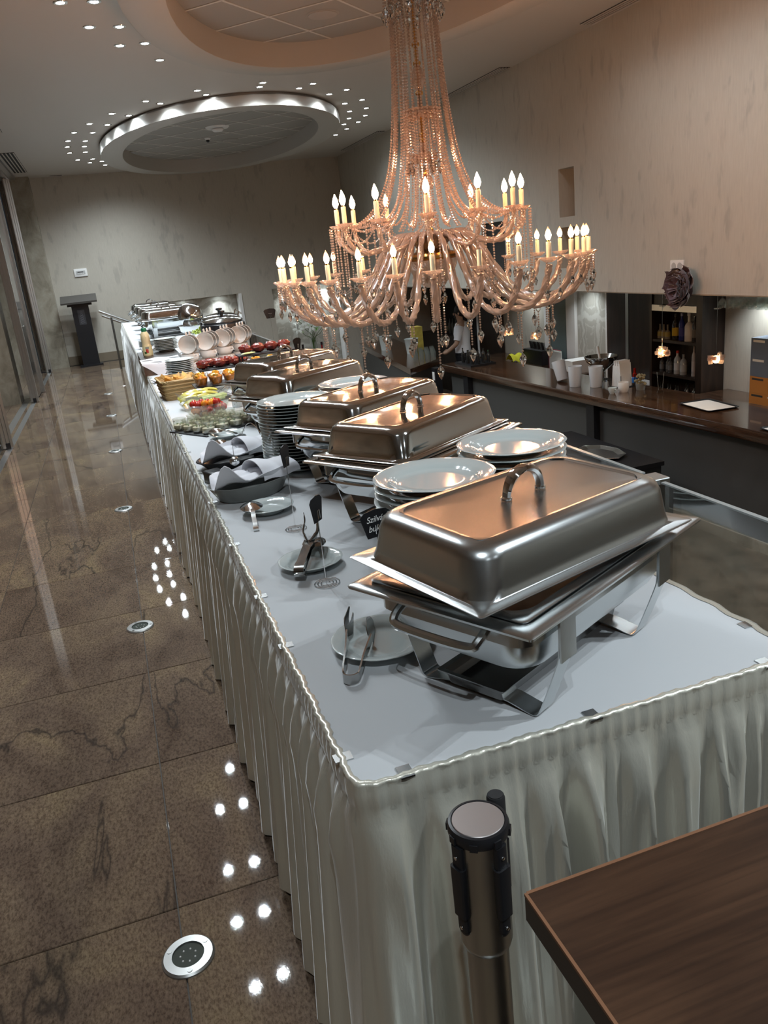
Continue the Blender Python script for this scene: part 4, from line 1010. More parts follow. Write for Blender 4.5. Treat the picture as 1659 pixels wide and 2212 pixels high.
for k in range(44):
    a = r1.uniform(0,6.28); q = r1.uniform(0,.10); s_ = r1.uniform(.03,.05)
    lv.sheet(lambda u, v: ((u-.5)*s_*2, (v-.5)*s_, .012*sin(6*u+k)+.008*sin(9*v)), 5, 4, .001, TR(q*cos(a), q*sin(a), .085+.06*(1-q/.11)) @ RZ(a) @ RX(r1.uniform(-.8,.8)))
lv.build('lettuce', pm('lettuce', (0.42,0.50,0.10), 0.5, var=0.4, vscale=25), t, ang=80, kind='stuff')
t = thing('round_chafing_dish', 'round chafing dish with its domed lid standing open behind the salad', 'chafing dish', (.89, 9.35, TT))
MB().lathe([(.0,.07),(.12,.07),(.15,.09),(.16,.14),(.17,.15),(.17,.155),(.15,.155),(.14,.10),(.0,.09)], 36).build('pan', M_steel, t)
for k in range(4): MB().tube([(.14*cos(k*pi/2+.7), .14*sin(k*pi/2+.7), 0), (.14*cos(k*pi/2+.7), .14*sin(k*pi/2+.7), .1)], .008, 6).build('leg', M_steel, t)
MB().lathe([(.165,.0),(.160,.03),(.13,.065),(.07,.085),(.0,.09)], 36, TR(0,.16,.245) @ RX(R(82)) @ Matrix.Scale(.85, 4)).build('lid', M_steel, t)
t = thing('steel_bowl', 'small steel bowl with a white cloth at the left table edge beyond the sauce bottle', 'bowl', (.33, 8.1, TT))
MB().lathe([(.0,0),(.05,0),(.08,.05),(.084,.06),(.080,.06),(.05,.008),(.0,.008)], 24).build('bowl', M_greypan, t)
MB().sheet(lambda u, v: ((u-.5)*.16, (v-.5)*.14, .055+.03*sin(4*u+1)*sin(5*v)), 12, 12, .002).build('napkin', M_nap, t)
# ================================================================ CHANDELIER
CX, CY = 2.03, 5.0
ch = thing('chandelier', 'large crystal chandelier with two tiers of candle bulbs over the lower level', 'chandelier', (CX, CY, .85))
oz = .85
def cz(mb): return mb
D = TR(0, 0, -oz)
MB().lathe([(.0,TZ-.001),(.075,TZ-.001),(.07,3.31),(.02,3.27),(.0,3.27)][::-1], 24, D).build('ceiling_rose', M_gold, ch)
MB().tube([(0,0,3.28),(0,0,2.2),(0,0,1.35)], .009, 10, M=D).lathe([(.0,1.18),(.02,1.19),(.03,1.22),(.012,1.26),(.012,1.36),(.0,1.36)], 16, D).build('stem', M_gold, ch)
for z in (2.62, 2.52, 2.36, 2.13, 2.10, 1.93, 1.92, 1.76, 1.69, 1.58): MB().lathe([(.0,z-.012),(.022,z-.010),(.024,z),(.022,z+.010),(.0,z+.012)], 14, D).build('stem_collar', M_gold, ch)
for (z, r, h) in ((2.44,.038,.075),(2.30,.016,.06),(2.04,.028,.07),(1.855,.048,.052),(1.66,.030,.07),(1.72,.035,.03)):
    MB().ball((0,0,z-oz), r, 16, 10, (1,1,h/r), wob=lambda a, t_: .05*sin(8*a)).build('glass_baluster', M_dish, ch)
def rosette(z, r, n):
    mb = MB()
    mb.lathe([(.012,z),(r*.6,z+.004),(r,z+.035),(r*1.02,z+.037),(r*.98,z+.033),(r*.6,z),(.012,z-.004)], 24, D, lambda a, q, zz: .05*sin(8*a))
    mb.build('glass_plate', M_dish, ch)
    bm_ = MB()
    for k in range(n): bm_.ball((r*.9*cos(2*pi*k/n), r*.9*sin(2*pi*k/n), z-oz+.012), .012, 6, 4)
    for k in range(n): bm_.ball((r*.65*cos(2*pi*k/n+.2), r*.65*sin(2*pi*k/n+.2), z-oz-.004), .012, 6, 4)
    bm_.build('bead_ring', M_bead, ch, kind='stuff')
rosette(2.235, .115, 22); rosette(1.985, .085, 16)
# crown
MB().tube([(.17*cos(2*pi*k/40), .17*sin(2*pi*k/40), 2.93) for k in range(40)], .010, 8, True, D).build('crown_ring', M_gold, ch)
for k in range(6): MB().tube(smoothpath([(.0,0,3.05),(.10*cos(k*pi/3),.10*sin(k*pi/3),3.04),(.17*cos(k*pi/3),.17*sin(k*pi/3),2.93)], 10), .006, 6, M=D).build('crown_arm', M_arm, ch)
# ---- drops
drop_me = MB().lathe([(.0,.0),(.007,-.006),(.019,-.022),(.0225,-.038),(.011,-.066),(.0,-.084)], 8).mesh('crystal_drop', M_drop, smooth=False)
sdrop_me = MB().lathe([(.0,.0),(.006,-.006),(.0145,-.026),(.009,-.046),(.0,-.062)], 6).mesh('crystal_drop', M_drop, smooth=False)
def drop(x, y, z, big=True, rz=0): return link('crystal_drop', drop_me if big else sdrop_me, ch, (x, y, z-oz), rz)
# ---- bead strands
def strand(pts, r=.0072, pitch=.0165, name='bead_strand', build=True):
    P = [Vector(p) for p in pts]; mb = MB(); acc = 0.0
    L = [0.0]
    for a, b_ in zip(P, P[1:]): L.append(L[-1]+(b_-a).length)
    n_ = max(1, int(L[-1]/pitch)); k = 0
    for i in range(n_+1):
        d = min(i*pitch, L[-1])
        while k < len(L)-2 and L[k+1] < d: k += 1
        q = P[k].lerp(P[k+1], (d-L[k])/max(1e-6, L[k+1]-L[k]))
        mb.ball((q.x, q.y, q.z-oz), r, 6, 4)
    return mb.mesh(name, M_bead) if build else mb
prof = [(.135,2.93),(.142,2.70),(.155,2.45),(.175,2.25),(.205,2.05),(.245,1.90),(.305,1.78),(.40,1.685),(.50,1.645),(.575,1.645)]
sp_ = smoothpath([(r, 0, z) for r, z in prof], 60)
long_me = strand(sp_)
prof2 = [(.135,2.93),(.140,2.70),(.150,2.45),(.165,2.25),(.185,2.05),(.215,1.90),(.25,1.78),(.30,1.69),(.36,1.63),(.43,1.61),(.50,1.635)]
long2_me = strand(smoothpath([(r, 0, z) for r, z in prof2], 60))
UP = [2*pi*k/12+.13 for k in range(12)]
for k, a in enumerate(UP):
    link('bead_strand', long_me, ch, (0,0,0), a-.055); link('bead_strand', long_me, ch, (0,0,0), a+.055)
    link('bead_strand', long2_me, ch, (0,0,0), a+pi/12)
inn = strand(smoothpath([(.105,0,2.24),(.108,0,2.1),(.112,0,1.98),(.13,0,1.80),(.16,0,1.66),(.20,0,1.58)], 30), .0068)
for k in range(14): link('bead_strand', inn, ch, (0,0,0), 2*pi*k/14)
tass = strand([(.165,0,2.92),(.168,0,2.83)], .006)
for k in range(18):
    a = 2*pi*k/18; link('bead_strand', tass, ch, (0,0,0), a); drop(.168*cos(a), .168*sin(a), 2.82, True, a)
for k in range(9):
    a = 2*pi*k/9; drop(.10*cos(a), .10*sin(a), 1.985, True, a)
# ---- arms: twisted glass rope
def arm_mesh(pts, r, n_):
    return MB().tube(smoothpath([(q, 0, z-oz) for q, z in pts], n_), r, 12, twist=.30, lobes=4, lobe=.24).mesh('glass_arm', M_arm, ang=180)
RL = .97
low_arm = arm_mesh([(.07,1.47),(.12,1.535),(.20,1.555),(.29,1.49),(.40,1.32),(.52,1.17),(.64,1.105),(.75,1.09),(.85,1.125),(.93,1.21),(.965,1.30),(.97,1.325)], .0165, 84)
up_arm = arm_mesh([(.05,1.46),(.10,1.52),(.20,1.535),(.32,1.50),(.42,1.478),(.50,1.49),(.555,1.54),(.58,1.60),(.58,1.63)], .0125, 60)
cup_me = MB().lathe([(.0,-.010),(.016,-.010),(.030,-.004),(.050,.010),(.055,.017),(.053,.018),(.028,.003),(.0,.001)], 20, None, lambda a, r, z: (.05*sin(10*a) if r > .045 else 0)).mesh('glass_cup', M_dish)
cand_me = MB().lathe([(.0,.002),(.0135,.002),(.0135,.095),(.0125,.098),(.0,.098)], 14).mesh('candle_tube', M_candle)
candu_me = MB().lathe([(.0,.002),(.0145,.002),(.0145,.110),(.0135,.113),(.0,.113)], 14).mesh('candle_tube', M_candle)
soc_me = MB().lathe([(.0,0),(.008,0),(.008,.010),(.0,.010)], 10).mesh('socket', M_gold)
M_bulbl = pm('bulb_clear', (1.0,0.8,0.5), 0.3)
n, l, b = M_bulbl.node_tree.nodes, M_bulbl.node_tree.links, M_bulbl.node_tree.nodes['Principled BSDF']
tcn = n.new('ShaderNodeTexCoord'); sx = n.new('ShaderNodeSeparateXYZ'); l.new(tcn.outputs['Object'], sx.inputs[0])
mr = n.new('ShaderNodeMapRange'); mr.inputs['From Max'].default_value = .072; l.new(sx.outputs['Z'], mr.inputs['Value'])
l.new(ramp(n, l, mr.outputs['Result'], [(0.0, (1,.5,.25)), (0.30, (1,.62,.34)), (0.5, (.10,.038,.014)), (0.85, (.004,.0014,.0005)), (1.0, (.003,.001,.0004))]), b.inputs['Emission Color'])
b.inputs['Emission Strength'].default_value = BULB_E*1.1
bulb_me = MB().lathe([(.0,0),(.008,.002),(.0155,.018),(.0165,.028),(.012,.046),(.005,.062),(.0015,.070),(.0,.072)], 12).mesh('candle_bulb', M_bulbl)
bulbu_me = MB().lathe([(.0,0),(.009,.002),(.0185,.022),(.0195,.034),(.014,.056),(.006,.074),(.002,.084),(.0,.086)], 12).mesh('candle_bulb', M_bulb)
def candle(a, r, z, lit, up):
    x, y = r*cos(a), r*sin(a)
    link('glass_cup', cup_me, ch, (x, y, z-oz), a)
    c = link('candle_tube', candu_me if up else cand_me, ch, (x, y, z-oz), 0)
    if lit:
        h = .113 if up else .098
        link('socket', soc_me, c, (0,0,h)); link('candle_bulb', bulbu_me if up else bulb_me, c, (0,0,h+.008))
# bearings: 0 = toward +X; camera side is -Y
cam_b = math.atan2(-CY, -CX)       # bearing from the chandelier to the camera
offs = [-36.7,-24,-12,0,14.8,28.5,41,-47.5,-58,-69,-80,54,66,78,89,-92,-105,-119,-133,-148,-163,178,102,116,130,145,161]
unlit = {14.8, 78}
for d in offs:
    a = cam_b+R(d); z = 1.345
    link('glass_arm', low_arm, ch, (0,0,0), a)
    candle(a, RL, z, d not in unlit, False)
l_me = strand([(.0,0,0+oz),(0,0,-.13+oz)], .0062, .0150, 'bead_strand')
m_me = strand([(.0,0,0+oz),(0,0,-.075+oz)], .0062, .0150, 'bead_strand')
s_me = strand([(.0,0,0+oz),(0,0,-.21+oz)], .0066, .0158, 'bead_strand')
loop_me = MB().tube([(.014*cos(2*pi*k/16), 0, .014*sin(2*pi*k/16)) for k in range(16)], .0022, 6, True).mesh('ring', M_chrome)
for i, d in enumerate(offs):
    a = cam_b+R(d)
    for s in (-.052, .052):     # hung from the cup rim
        x, y = 1.0*cos(a+s), 1.0*sin(a+s)
        link('bead_strand', m_me if i % 2 else l_me, ch, (x, y, 1.335-oz)); drop(x, y, 1.335-(.085 if i % 2 else .14), False, a)
    x, y = .745*cos(a), .745*sin(a)     # hung from the low point of the arm
    link('ring', loop_me, ch, (x, y, 1.067-oz), a)
    if i % 3 == 0: link('bead_strand', s_me, ch, (x, y, 1.050-oz)); drop(x, y, .832, True, a)
    elif i % 3 == 1: link('bead_strand', l_me, ch, (x, y, 1.050-oz)); drop(x, y, .912, True, a)
    else: link('bead_strand', m_me, ch, (x, y, 1.050-oz)); drop(x, y, .968, True, a)
    a2 = a+.1
    if i % 2: link('bead_strand', s_me, ch, (.46*cos(a2), .46*sin(a2), 1.19-oz)); drop(.46*cos(a2), .46*sin(a2), .975, True, a)
for k, a in enumerate(UP):
    link('glass_arm', up_arm, ch, (0,0,0), a)
    d = (math.degrees(a-cam_b)+180) % 360-180
    candle(a, .58, 1.645, abs(d+78) > 12, True)
    for s in (-.085, 0, .085):
        x, y = .63*cos(a+s), .63*sin(a+s); link('bead_strand', s_me, ch, (x, y, 1.64-oz)); link('bead_strand', l_me, ch, (x, y, 1.425-oz)); drop(x, y, 1.285, False, a)
    # garland between neighbouring upper cups
b1 = UP[0]; b2 = UP[1]
g0 = Vector((.60*cos(b1), .60*sin(b1), 1.64)); g1 = Vector((.60*cos(b2), .60*sin(b2), 1.64))
gar = strand([g0.lerp(g1, u/14)-Vector((0,0,.10*4*(u/14)*(1-u/14))) for u in range(15)], .006, .0145, 'bead_garland')
for k in range(12): link('bead_garland', gar, ch, (0,0,0), 2*pi*k/12)
# hub
MB().lathe([(.0,1.40),(.15,1.40),(.175,1.425),(.17,1.44),(.13,1.445),(.06,1.47),(.0,1.48)], 32, D).build('hub_band', M_gold, ch)
MB().lathe([(.0,1.22),(.06,1.235),(.12,1.29),(.155,1.36),(.16,1.40),(.0,1.40)], 32, D).build('glass_bowl', M_dish, ch)
MB().lathe([(.05,1.48),(.09,1.50),(.11,1.54),(.08,1.57),(.04,1.575)], 24, D, lambda a, q, z: .06*sin(10*a)).build('arm_collar', M_dish, ch)
# ================================================================ GLASS BARRIER
GX = 1.18
def glass_panel(lab, y0, y1, ztop):
    t = thing('glass_barrier', lab, 'glass panel', (GX, (y0+y1)/2, 0)); h = (y1-y0)/2
    MB().box(-.006, .006, -h, h, .02, ztop-.004).build('pane', M_pane, t, smooth=False)
    MB().box(-.0062, .0062, -h, h, ztop-.004, ztop).build('top_edge', M_glassedge, t, smooth=False)
    MB().box(-.03, .03, -h, h, 0, .02).build('floor_channel', M_alu, t, smooth=False)
def gpost(lab, y):
    t = thing('barrier_post', lab, 'post', (GX, y, 0))
    MB().box(-.027,.027,-.027,.027,0,.893).build('post', M_dsteel, t, smooth=False)
    MB().rr([(.029,.029,.002,.893),(.029,.029,.002,.905),(.027,.027,.002,.907)], 1).build('cap', M_brush, t, smooth=False)
glass_panel('clear glass barrier panel at the right of the near chafing dish', .62, 1.555, .903)
glass_panel('clear glass barrier panel behind the right plate stack', 1.633, 3.60, .908)
glass_panel('clear glass barrier panel beside the middle chafing dishes', 3.68, 7.2, .905)
glass_panel('clear glass barrier panel along the far half of the table', 7.28, 14.4, .905)
gpost('square steel barrier post with a flat cap right of the near chafing dish', 1.594)
gpost('square steel barrier post beside the third chafing dish', 3.64)
gpost('square steel barrier post beside the soup kettles', 7.24)
# far handrail
t = thing('stair_handrail', 'steel double handrail sloping down behind the far end of the table', 'handrail', (0, 14.62, 0))
for (dz, dx) in ((0,0),(-.075,.04)): MB().tube([(-.11+dx,0,.985+dz),(.75,0,.555+dz)], .020, 10).build('rail', M_alu, t)
MB().box(.05,.085,-.02,.02,0,.86).build('post', M_dsteel, t, smooth=False)
MB().add([(.085,-.005,.02),(.75,-.005,.02),(.75,-.005,.45),(.085,-.005,.80),(.085,.005,.02),(.75,.005,.02),(.75,.005,.45),(.085,.005,.80)],[(0,1,2,3),(7,6,5,4),(0,4,5,1),(1,5,6,2),(2,6,7,3),(3,7,4,0)]).build('glass_panel', M_pane, t, smooth=False)

# ================================================================ BAR
BA = math.atan2(.33, 7.2)     # the bar runs slightly askew
BZ = -.24
def bp(u, v, z=BZ): # u along the bar from its near end, v depth behind the front edge
    p = RZ(BA) @ Vector((v, u, 0)); return Vector((4.955+p.x, 3.6+p.y, z))
t = thing('bar_counter', 'long wooden bar counter with a dark grey front on the lower level', 'bar counter', (4.955, 3.6, LOW), BA)
MB().rr([(.37,3.85,.01,BZ-.10-LOW),(.375,3.855,.01,BZ-.09-LOW),(.375,3.855,.01,BZ-.01-LOW),(.37,3.85,.01,BZ-LOW)], 2, M=TR(.375,3.855,0)).build('counter_top', M_barwood, t)
MB().box(.11,.16,.05,7.62,.0,BZ-.10-LOW).box(.16,.70,7.57,7.62,0,BZ-.10-LOW).build('front_panel', M_barfront, t, smooth=False)
for u in (.9, 4.0, 7.0): MB().box(.03,.109,u-.07,u+.07,.0,BZ-.10-LOW).build('pilaster', M_black, t, smooth=False)
MB().box(.09,.109,.05,7.6,0,.10).build('plinth', M_marble, t, smooth=False)
t = thing('bar_block', 'dark angled end block of the bar with glasses on top', 'bar counter', (4.7, 13.4, LOW))
poly = [(x-4.7, y-13.4) for x, y in ((4.10,11.30),(4.84,11.95),(5.36,15.6),(4.62,15.6))]
MB().prism(poly, BZ-.09-LOW, BZ-LOW).build('counter_top', M_barwood, t, smooth=False)
MB().prism([(x*.9, y*.93) for x, y in poly], 0, BZ-.09-LOW).build('body', M_barfront, t, smooth=False)
MB().box(-.585,-.57,-2.02,-2.0,.7,.75).build('switch', M_paper, t)
t = thing('console_table', 'low black console table against the bar front', 'table', (4.28, 6.78, LOW))
MB().box(-.27,.27,-.80,.80,.70,.74).build('tabletop', M_black, t, smooth=False); MB().box(-.25,.25,-.78,.78,.0,.70).build('body', M_blackm, t, smooth=False)
t = tag(MB().lathe([(.0,.004),(.17,.004),(.235,.022),(.245,.024),(.243,.028),(.23,.026),(.165,.010),(.0,.010)], 8, Matrix.Diagonal((.8,1.25,1,1))).build('silver_tray', M_brush, None, (4.25, 6.55, LOW+.741), 0, False), 'eight-sided silver tray on the black console table', 'tray')
t = thing('socket_box', 'small dark socket box with a pale switch at the far end of the bar front', 'socket', (4.56, 11.46, -.72))
MB().box(-.04,.06,-.10,.05,0,.42).build('box', M_black, t, smooth=False); MB().box(-.046,-.041,-.06,.02,.24,.36).build('switch', M_paper, t, smooth=False)
# back wall of the bar
def panel(n, m_, y0, y1, z0=LOW, z1=SOF-.012, d=.03): return MB().box(BX-d, BX-.001, y0, y1, z0, z1).build(n, m_, wb, smooth=False)
panel('dark_wood_panel', M_darkwood, 8.56, 9.33); panel('silver_strip', M_alu, 9.335, 9.40, d=.035); panel('dark_wood_panel', M_darkwood, 9.405, 9.83); panel('white_strip', M_paper, 9.835, 9.87, d=.035)
panel('damask_panel', M_damask, 9.875, 10.62, d=.01)
panel('dark_wood_panel', M_darkwood, 13.2, 14.02); panel('white_strip', M_paper, 14.03, 14.10, d=.035); panel('black_panel', M_blackm, 14.11, 16.39)
panel('silver_strip', M_alu, 8.50, 8.55, d=.035)
panel('dark_post', M_darkwood, 13.05, 13.19, d=.06)
d4 = struct(bpy.data.objects.new('door_4', None)); C.objects.link(d4); d4.location = (BX, 11.1, LOW)
MB().box(-.05,-.002,-.46,-.22,0,2.05).box(-.05,-.002,.30,.44,0,2.05).box(-.05,-.002,-.22,.30,1.98,2.05).build('door_frame', M_paper, d4, smooth=False)
MB().box(-.03,-.010,-.22,.30,0,1.97).build('door_panel', pm('teal_glass', (0.16,0.21,0.21), 0.15), d4, smooth=False)
MB().tube([(-.05,-.12,.95),(-.09,-.12,.95),(-.09,-.02,.95)], .01, 6).build('door_handle', M_chrome, d4)
# bottle cabinet
t = thing('bottle_cabinet', 'dark wooden bottle cabinet with three shelves behind the bar', 'cabinet', (BX-.30, 8.05, LOW))
MB().box(-.02,.29,-.50,-.40,0,2.05).box(-.02,.29,.40,.44,0,2.05).box(.27,.29,-.40,.40,0,2.05).build('case', M_darkwood, t, smooth=False)
MB().box(-.02,.02,-.40,.40,1.80,1.87).build('header_strip', M_alu, t, smooth=False)
MB().box(.0,.27,-.40,.40,1.875,2.05).build('header_panel', M_darkwood, t, smooth=False)
SZ = (.70, 1.06, 1.46)
for z in SZ: MB().box(-.01,.27,-.40,.40,z-.03,z).build('shelf', M_darkwood, t, smooth=False)
def bottle(lab, x, y, z, h, r, col, labcol=None, capcol=None, grp=None, shoulder=.62):
    t = thing('bottle', lab, 'bottle', (x, y, z), 0, grp)
    MB().lathe([(.0,0),(r,0),(r,h*shoulder),(r*.8,h*(shoulder+.08)),(r*.34,h*(shoulder+.17)),(r*.34,h*.97),(r*.4,h*.975),(r*.4,h),(.0,h)], 14).build('glass', pm('bottle_glass', col, 0.1, coat=0.5), t)
    if labcol: MB().lathe_open([(r*1.01,h*.16),(r*1.01,h*.48)], 14).build('label', pm('bottle_label', labcol, 0.6), t)
    if capcol: MB().lathe([(r*.42,h*.90),(r*.42,h*1.01),(.0,h*1.01)], 10).build('cap', pm('bottle_cap', capcol, 0.4), t)
cx_ = BX-.22
bottle('large white bottle on the top shelf of the bottle cabinet', cx_, 7.89, LOW+SZ[2], .32, .052, (.62,.62,.62), None, (.7,.7,.7), shoulder=.52)
bottle('blue bottle on the top shelf beside the large white bottle', cx_, 8.02, LOW+SZ[2], .31, .035, (.02,.03,.22), (.05,.06,.3), (.3,.3,.5))
bottle('dark bottle with a yellow label on the top shelf of the bottle cabinet', cx_, 8.13, LOW+SZ[2], .30, .042, (.02,.015,.01), (.55,.40,.03), (.02,.02,.02))
bottle('slim dark bottle at the right end of the top cabinet shelf', cx_, 7.79, LOW+SZ[2], .29, .034, (.03,.03,.03), (.14,.14,.13))
for k in range(3): bottle('clear round decanter at the left end of the top cabinet shelf', cx_, 8.42-.072*k, LOW+SZ[2], .17, .034, (.25,.24,.2), (.35,.30,.10), None, 'clear decanters', .45)
bottle('clear bottle with a red cap on the middle cabinet shelf', cx_, 8.09, LOW+SZ[1], .27, .042, (.30,.30,.29), (.45,.43,.42), (.45,.03,.02))
bottle('second clear bottle right of the red-capped one on the middle shelf', cx_, 7.98, LOW+SZ[1], .24, .042, (.25,.25,.24), (.35,.35,.34))
bottle('tall pale slim bottle at the right end of the middle cabinet shelf', cx_, 7.80, LOW+SZ[1], .36, .026, (.35,.33,.32), (.4,.36,.35))
for k in range(4): bottle('small dark bottle at the left of the middle cabinet shelf', cx_+.03*(k % 2), 8.38-.08*k, LOW+SZ[1], .18, .030, (.05,.05,.05), (.12,.12,.12), None, 'small dark bottles on the middle shelf')
for k in range(4): bottle('dark wine bottle with a cream label on the bottom cabinet shelf', cx_-.03*(k % 2), 7.92-.068*k, LOW+SZ[0], .26, .033, (.015,.014,.012), (.48,.46,.36), None, 'cream-label wine bottles')
for k in range(6): bottle('small dark bottle at the left of the bottom cabinet shelf', cx_-.02*(k % 2), 8.40-.072*k, LOW+SZ[0], .22, .028, (.02,.02,.018), (.10,.09,.06), None, 'small dark bottles on the bottom shelf')
# back counters and their things
t = thing('back_counter', 'dark back counter below the bar wall, right part under the boxes', 'counter', (6.27, 6.2, LOW))
MB().box(-.27,.27,-1.3,1.28,.88,.92).build('counter_top', M_barwood, t, smooth=False); MB().box(-.25,.27,-1.28,1.26,0,.88).build('body', M_darkwood, t, smooth=False)
t = thing('back_counter', 'dark back counter below the bar wall, left part with cutting boards', 'counter', (6.27, 11.4, LOW))
MB().box(-.27,.24,-1.5,1.6,.84,.88).build('counter_top', M_barwood, t, smooth=False); MB().box(-.25,.24,-1.48,1.58,0,.84).build('body', M_darkwood, t, smooth=False)
t = thing('white_cabinet', 'low white panelled cabinet behind the bar by the red and blue spray bottle', 'cabinet', (6.27, 8.95, LOW))
MB().box(-.2,.24,-.36,.36,0,.86).build('body', M_paper, t, smooth=False)
for y in (-.18,.02,.2): MB().box(-.204,-.2,y-.003,y+.003,.02,.84).build('panel_gap', M_dsteel, t, smooth=False)
t = thing('spray_bottle', 'blue bottle with a red top on the low white cabinet', 'bottle', (6.15, 8.68, LOW+.861))
MB().lathe([(.0,0),(.04,0),(.04,.10),(.03,.12),(.0,.12)], 14).build('body', pm('blue_plastic', (0.02,0.16,0.50), 0.35), t); MB().lathe([(.028,.12),(.028,.16),(.016,.17),(.016,.23),(.0,.23)], 12).build('cap', M_tr, t)
bz = LOW+.881
t = thing('knife_block', 'black knife block with a row of pale knife handles at the back of the bar', 'knife block', (6.28, 11.35, bz))
MB().box(-.12,.12,-.30,.30,0,.22).build('block', M_black, t, smooth=False)
for k in range(8): MB().box(-.012,.012,-.008,.008,0,.13, TR(-.02,-.24+.062*k,.21) @ RX(R(-22))).build('knife_handle', M_blackm if k % 2 else M_dsteel, t, smooth=False)
for k, (col, y, lb) in enumerate((((.30,.02,.05),10.80,'red cutting board'),((.45,.52,.45),10.70,'pale green cutting board'),((.55,.55,.53),10.62,'white cutting board'))):
    o = tag(MB().rr([(.17,.012,.01,0),(.17,.012,.01,.26)], 3).build('cutting_board', pm('board_plastic', col, 0.4), None, (6.24-.045*k, y, bz), R(90)), lb+' standing on the left back counter', 'cutting board')
tag(MB().sheet(lambda u, v: ((u-.5)*.2, (v-.5)*.26, .02+.10*(1-(2*v-1)**2)+.015*sin(9*u)), 10, 12, .004).build('cleaning_cloth', pm('yellow_cloth', (0.62,0.60,0.03), 0.8), None, (6.12, 11.85, bz)), 'bright yellow cloth left of the cutting boards', 'cloth')
for k, (y, h, lb) in enumerate(((10.42,.12,'pile of white paper boxes behind the white jugs'),(10.12,.18,'pale folded paper stack left of the napkin holder'))): tag(MB().box(-.17,.17,-.13,.13,0,h).build('paper_box', M_paper, None, (6.22, y, bz), 0, False), lb, 'box')
# boxes at the right edge
def carton(lab, z, h, cf, cs, icon):
    t = thing('carton', lab, 'box', (6.25, 6.20, z))
    MB().box(-.25,.25,-.20,.35,0,h-.001).build('box', pm('carton_front', cf, 0.6), t, smooth=False)
    MB().box(-.249,.249,-.202,-.2005,.002,h-.003).build('side_print', pm('carton_side', cs, 0.6), t, smooth=False)
    MB().box(-.252,-.2505,.17,.32,h*.78,h*.90).build('logo_patch', M_paper if icon else M_barfront, t, smooth=False)
    if icon:
        MB().lathe([(.0,0),(.022,0),(.006,.008),(.006,.03),(.028,.06),(.024,.10),(.0,.10)], 12, TR(-.2515,.02,h*.18) @ Matrix.Diagonal((.02,1,1,1))).build('glass_picture', pm('drink', (0.75,0.20,0.04), 0.5), t)
        MB().lathe([(.0,0),(.026,0),(.024,.03),(.0,.03)], 12, TR(-.2517,.02,h*.18+.07) @ Matrix.Diagonal((.02,1,1,1))).build('glass_picture', pm('drink_top', (0.85,0.50,0.06), 0.5), t)
        MB().box(-.20,-.05,-.2035,-.2022,h*.70,h*.85).build('logo_patch', M_barfront, t, smooth=False)
        MB().lathe([(.0,0),(.03,0),(.006,.01),(.006,.05),(.04,.09),(.045,.12),(.0,.12)], 12, TR(-.06,-.203,h*.1) @ Matrix.Diagonal((1,.02,1,1))).build('glass_picture', M_greypan, t)
    else:
        MB().tube(smoothpath([(-.2515,.10,h*.85),(-.2515,.05,h*.6),(-.2515,.04,h*.2),(-.2515,.06,.01)], 14), .006, 5).build('stroke_print', M_paper, t)
        MB().box(-.22,.05,-.2035,-.2022,h*.35,h*.80).build('food_picture', pm('food_print', (0.20,0.20,0.05), 0.6, var=0.8, vscale=30), t, smooth=False)
zc = LOW+.921
carton('orange carton at the bottom of the stack at the right frame edge', zc, .165, (.52,.22,.05), (.42,.43,.44), False)
carton('orange carton second from the bottom at the right frame edge', zc+.165, .165, (.52,.22,.05), (.42,.43,.44), False)
carton('blue-grey carton with a cocktail picture, lower of the two blue ones', zc+.330, .19, (.13,.17,.24), (.42,.46,.50), True)
carton('blue-grey carton with a cocktail picture on top of the stack', zc+.520, .19, (.13,.17,.24), (.42,.46,.50), True)
# hanging glasses
t = thing('glass_rack', 'ceiling rack holding upside-down wine glasses at the upper right of the bar', 'rack', (5.85, 6.05, SOF-.011))
for y in (-.5, .5): MB().box(-.35,.35,y-.01,y+.01,-.03,0).build('bracket', M_alu, t, smooth=False)
for x in (-.30,-.18,-.06,.06,.18,.30): MB().tube([(x-.018,-.55,-.03),(x-.018,.55,-.03)], .004, 6).build('rail', M_chrome, t)
wg = thing('wine_glass', 'clear wine glass hanging upside down from the ceiling rack', 'glass', (0,0,0), 0, 'hanging wine glasses')
MB().lathe([(.036,-.003),(.036,-.001),(.005,-.006),(.004,-.085),(.012,-.095),(.036,-.125),(.040,-.150),(.033,-.190),(.0315,-.190),(.038,-.150),(.034,-.127),(.0,-.098)], 16).build('glass', M_wglass, wg)
k = 0
for x in (-.24,-.12,0,.12,.24):
    for y in (-.42,-.32,-.22,-.12,-.02,.08,.18,.28,.38,.47):
        loc = (5.85+x, 6.05+y, SOF-.011-.024)
        if k == 0: wg.location = loc
        else: dup(wg, loc)
        k += 1
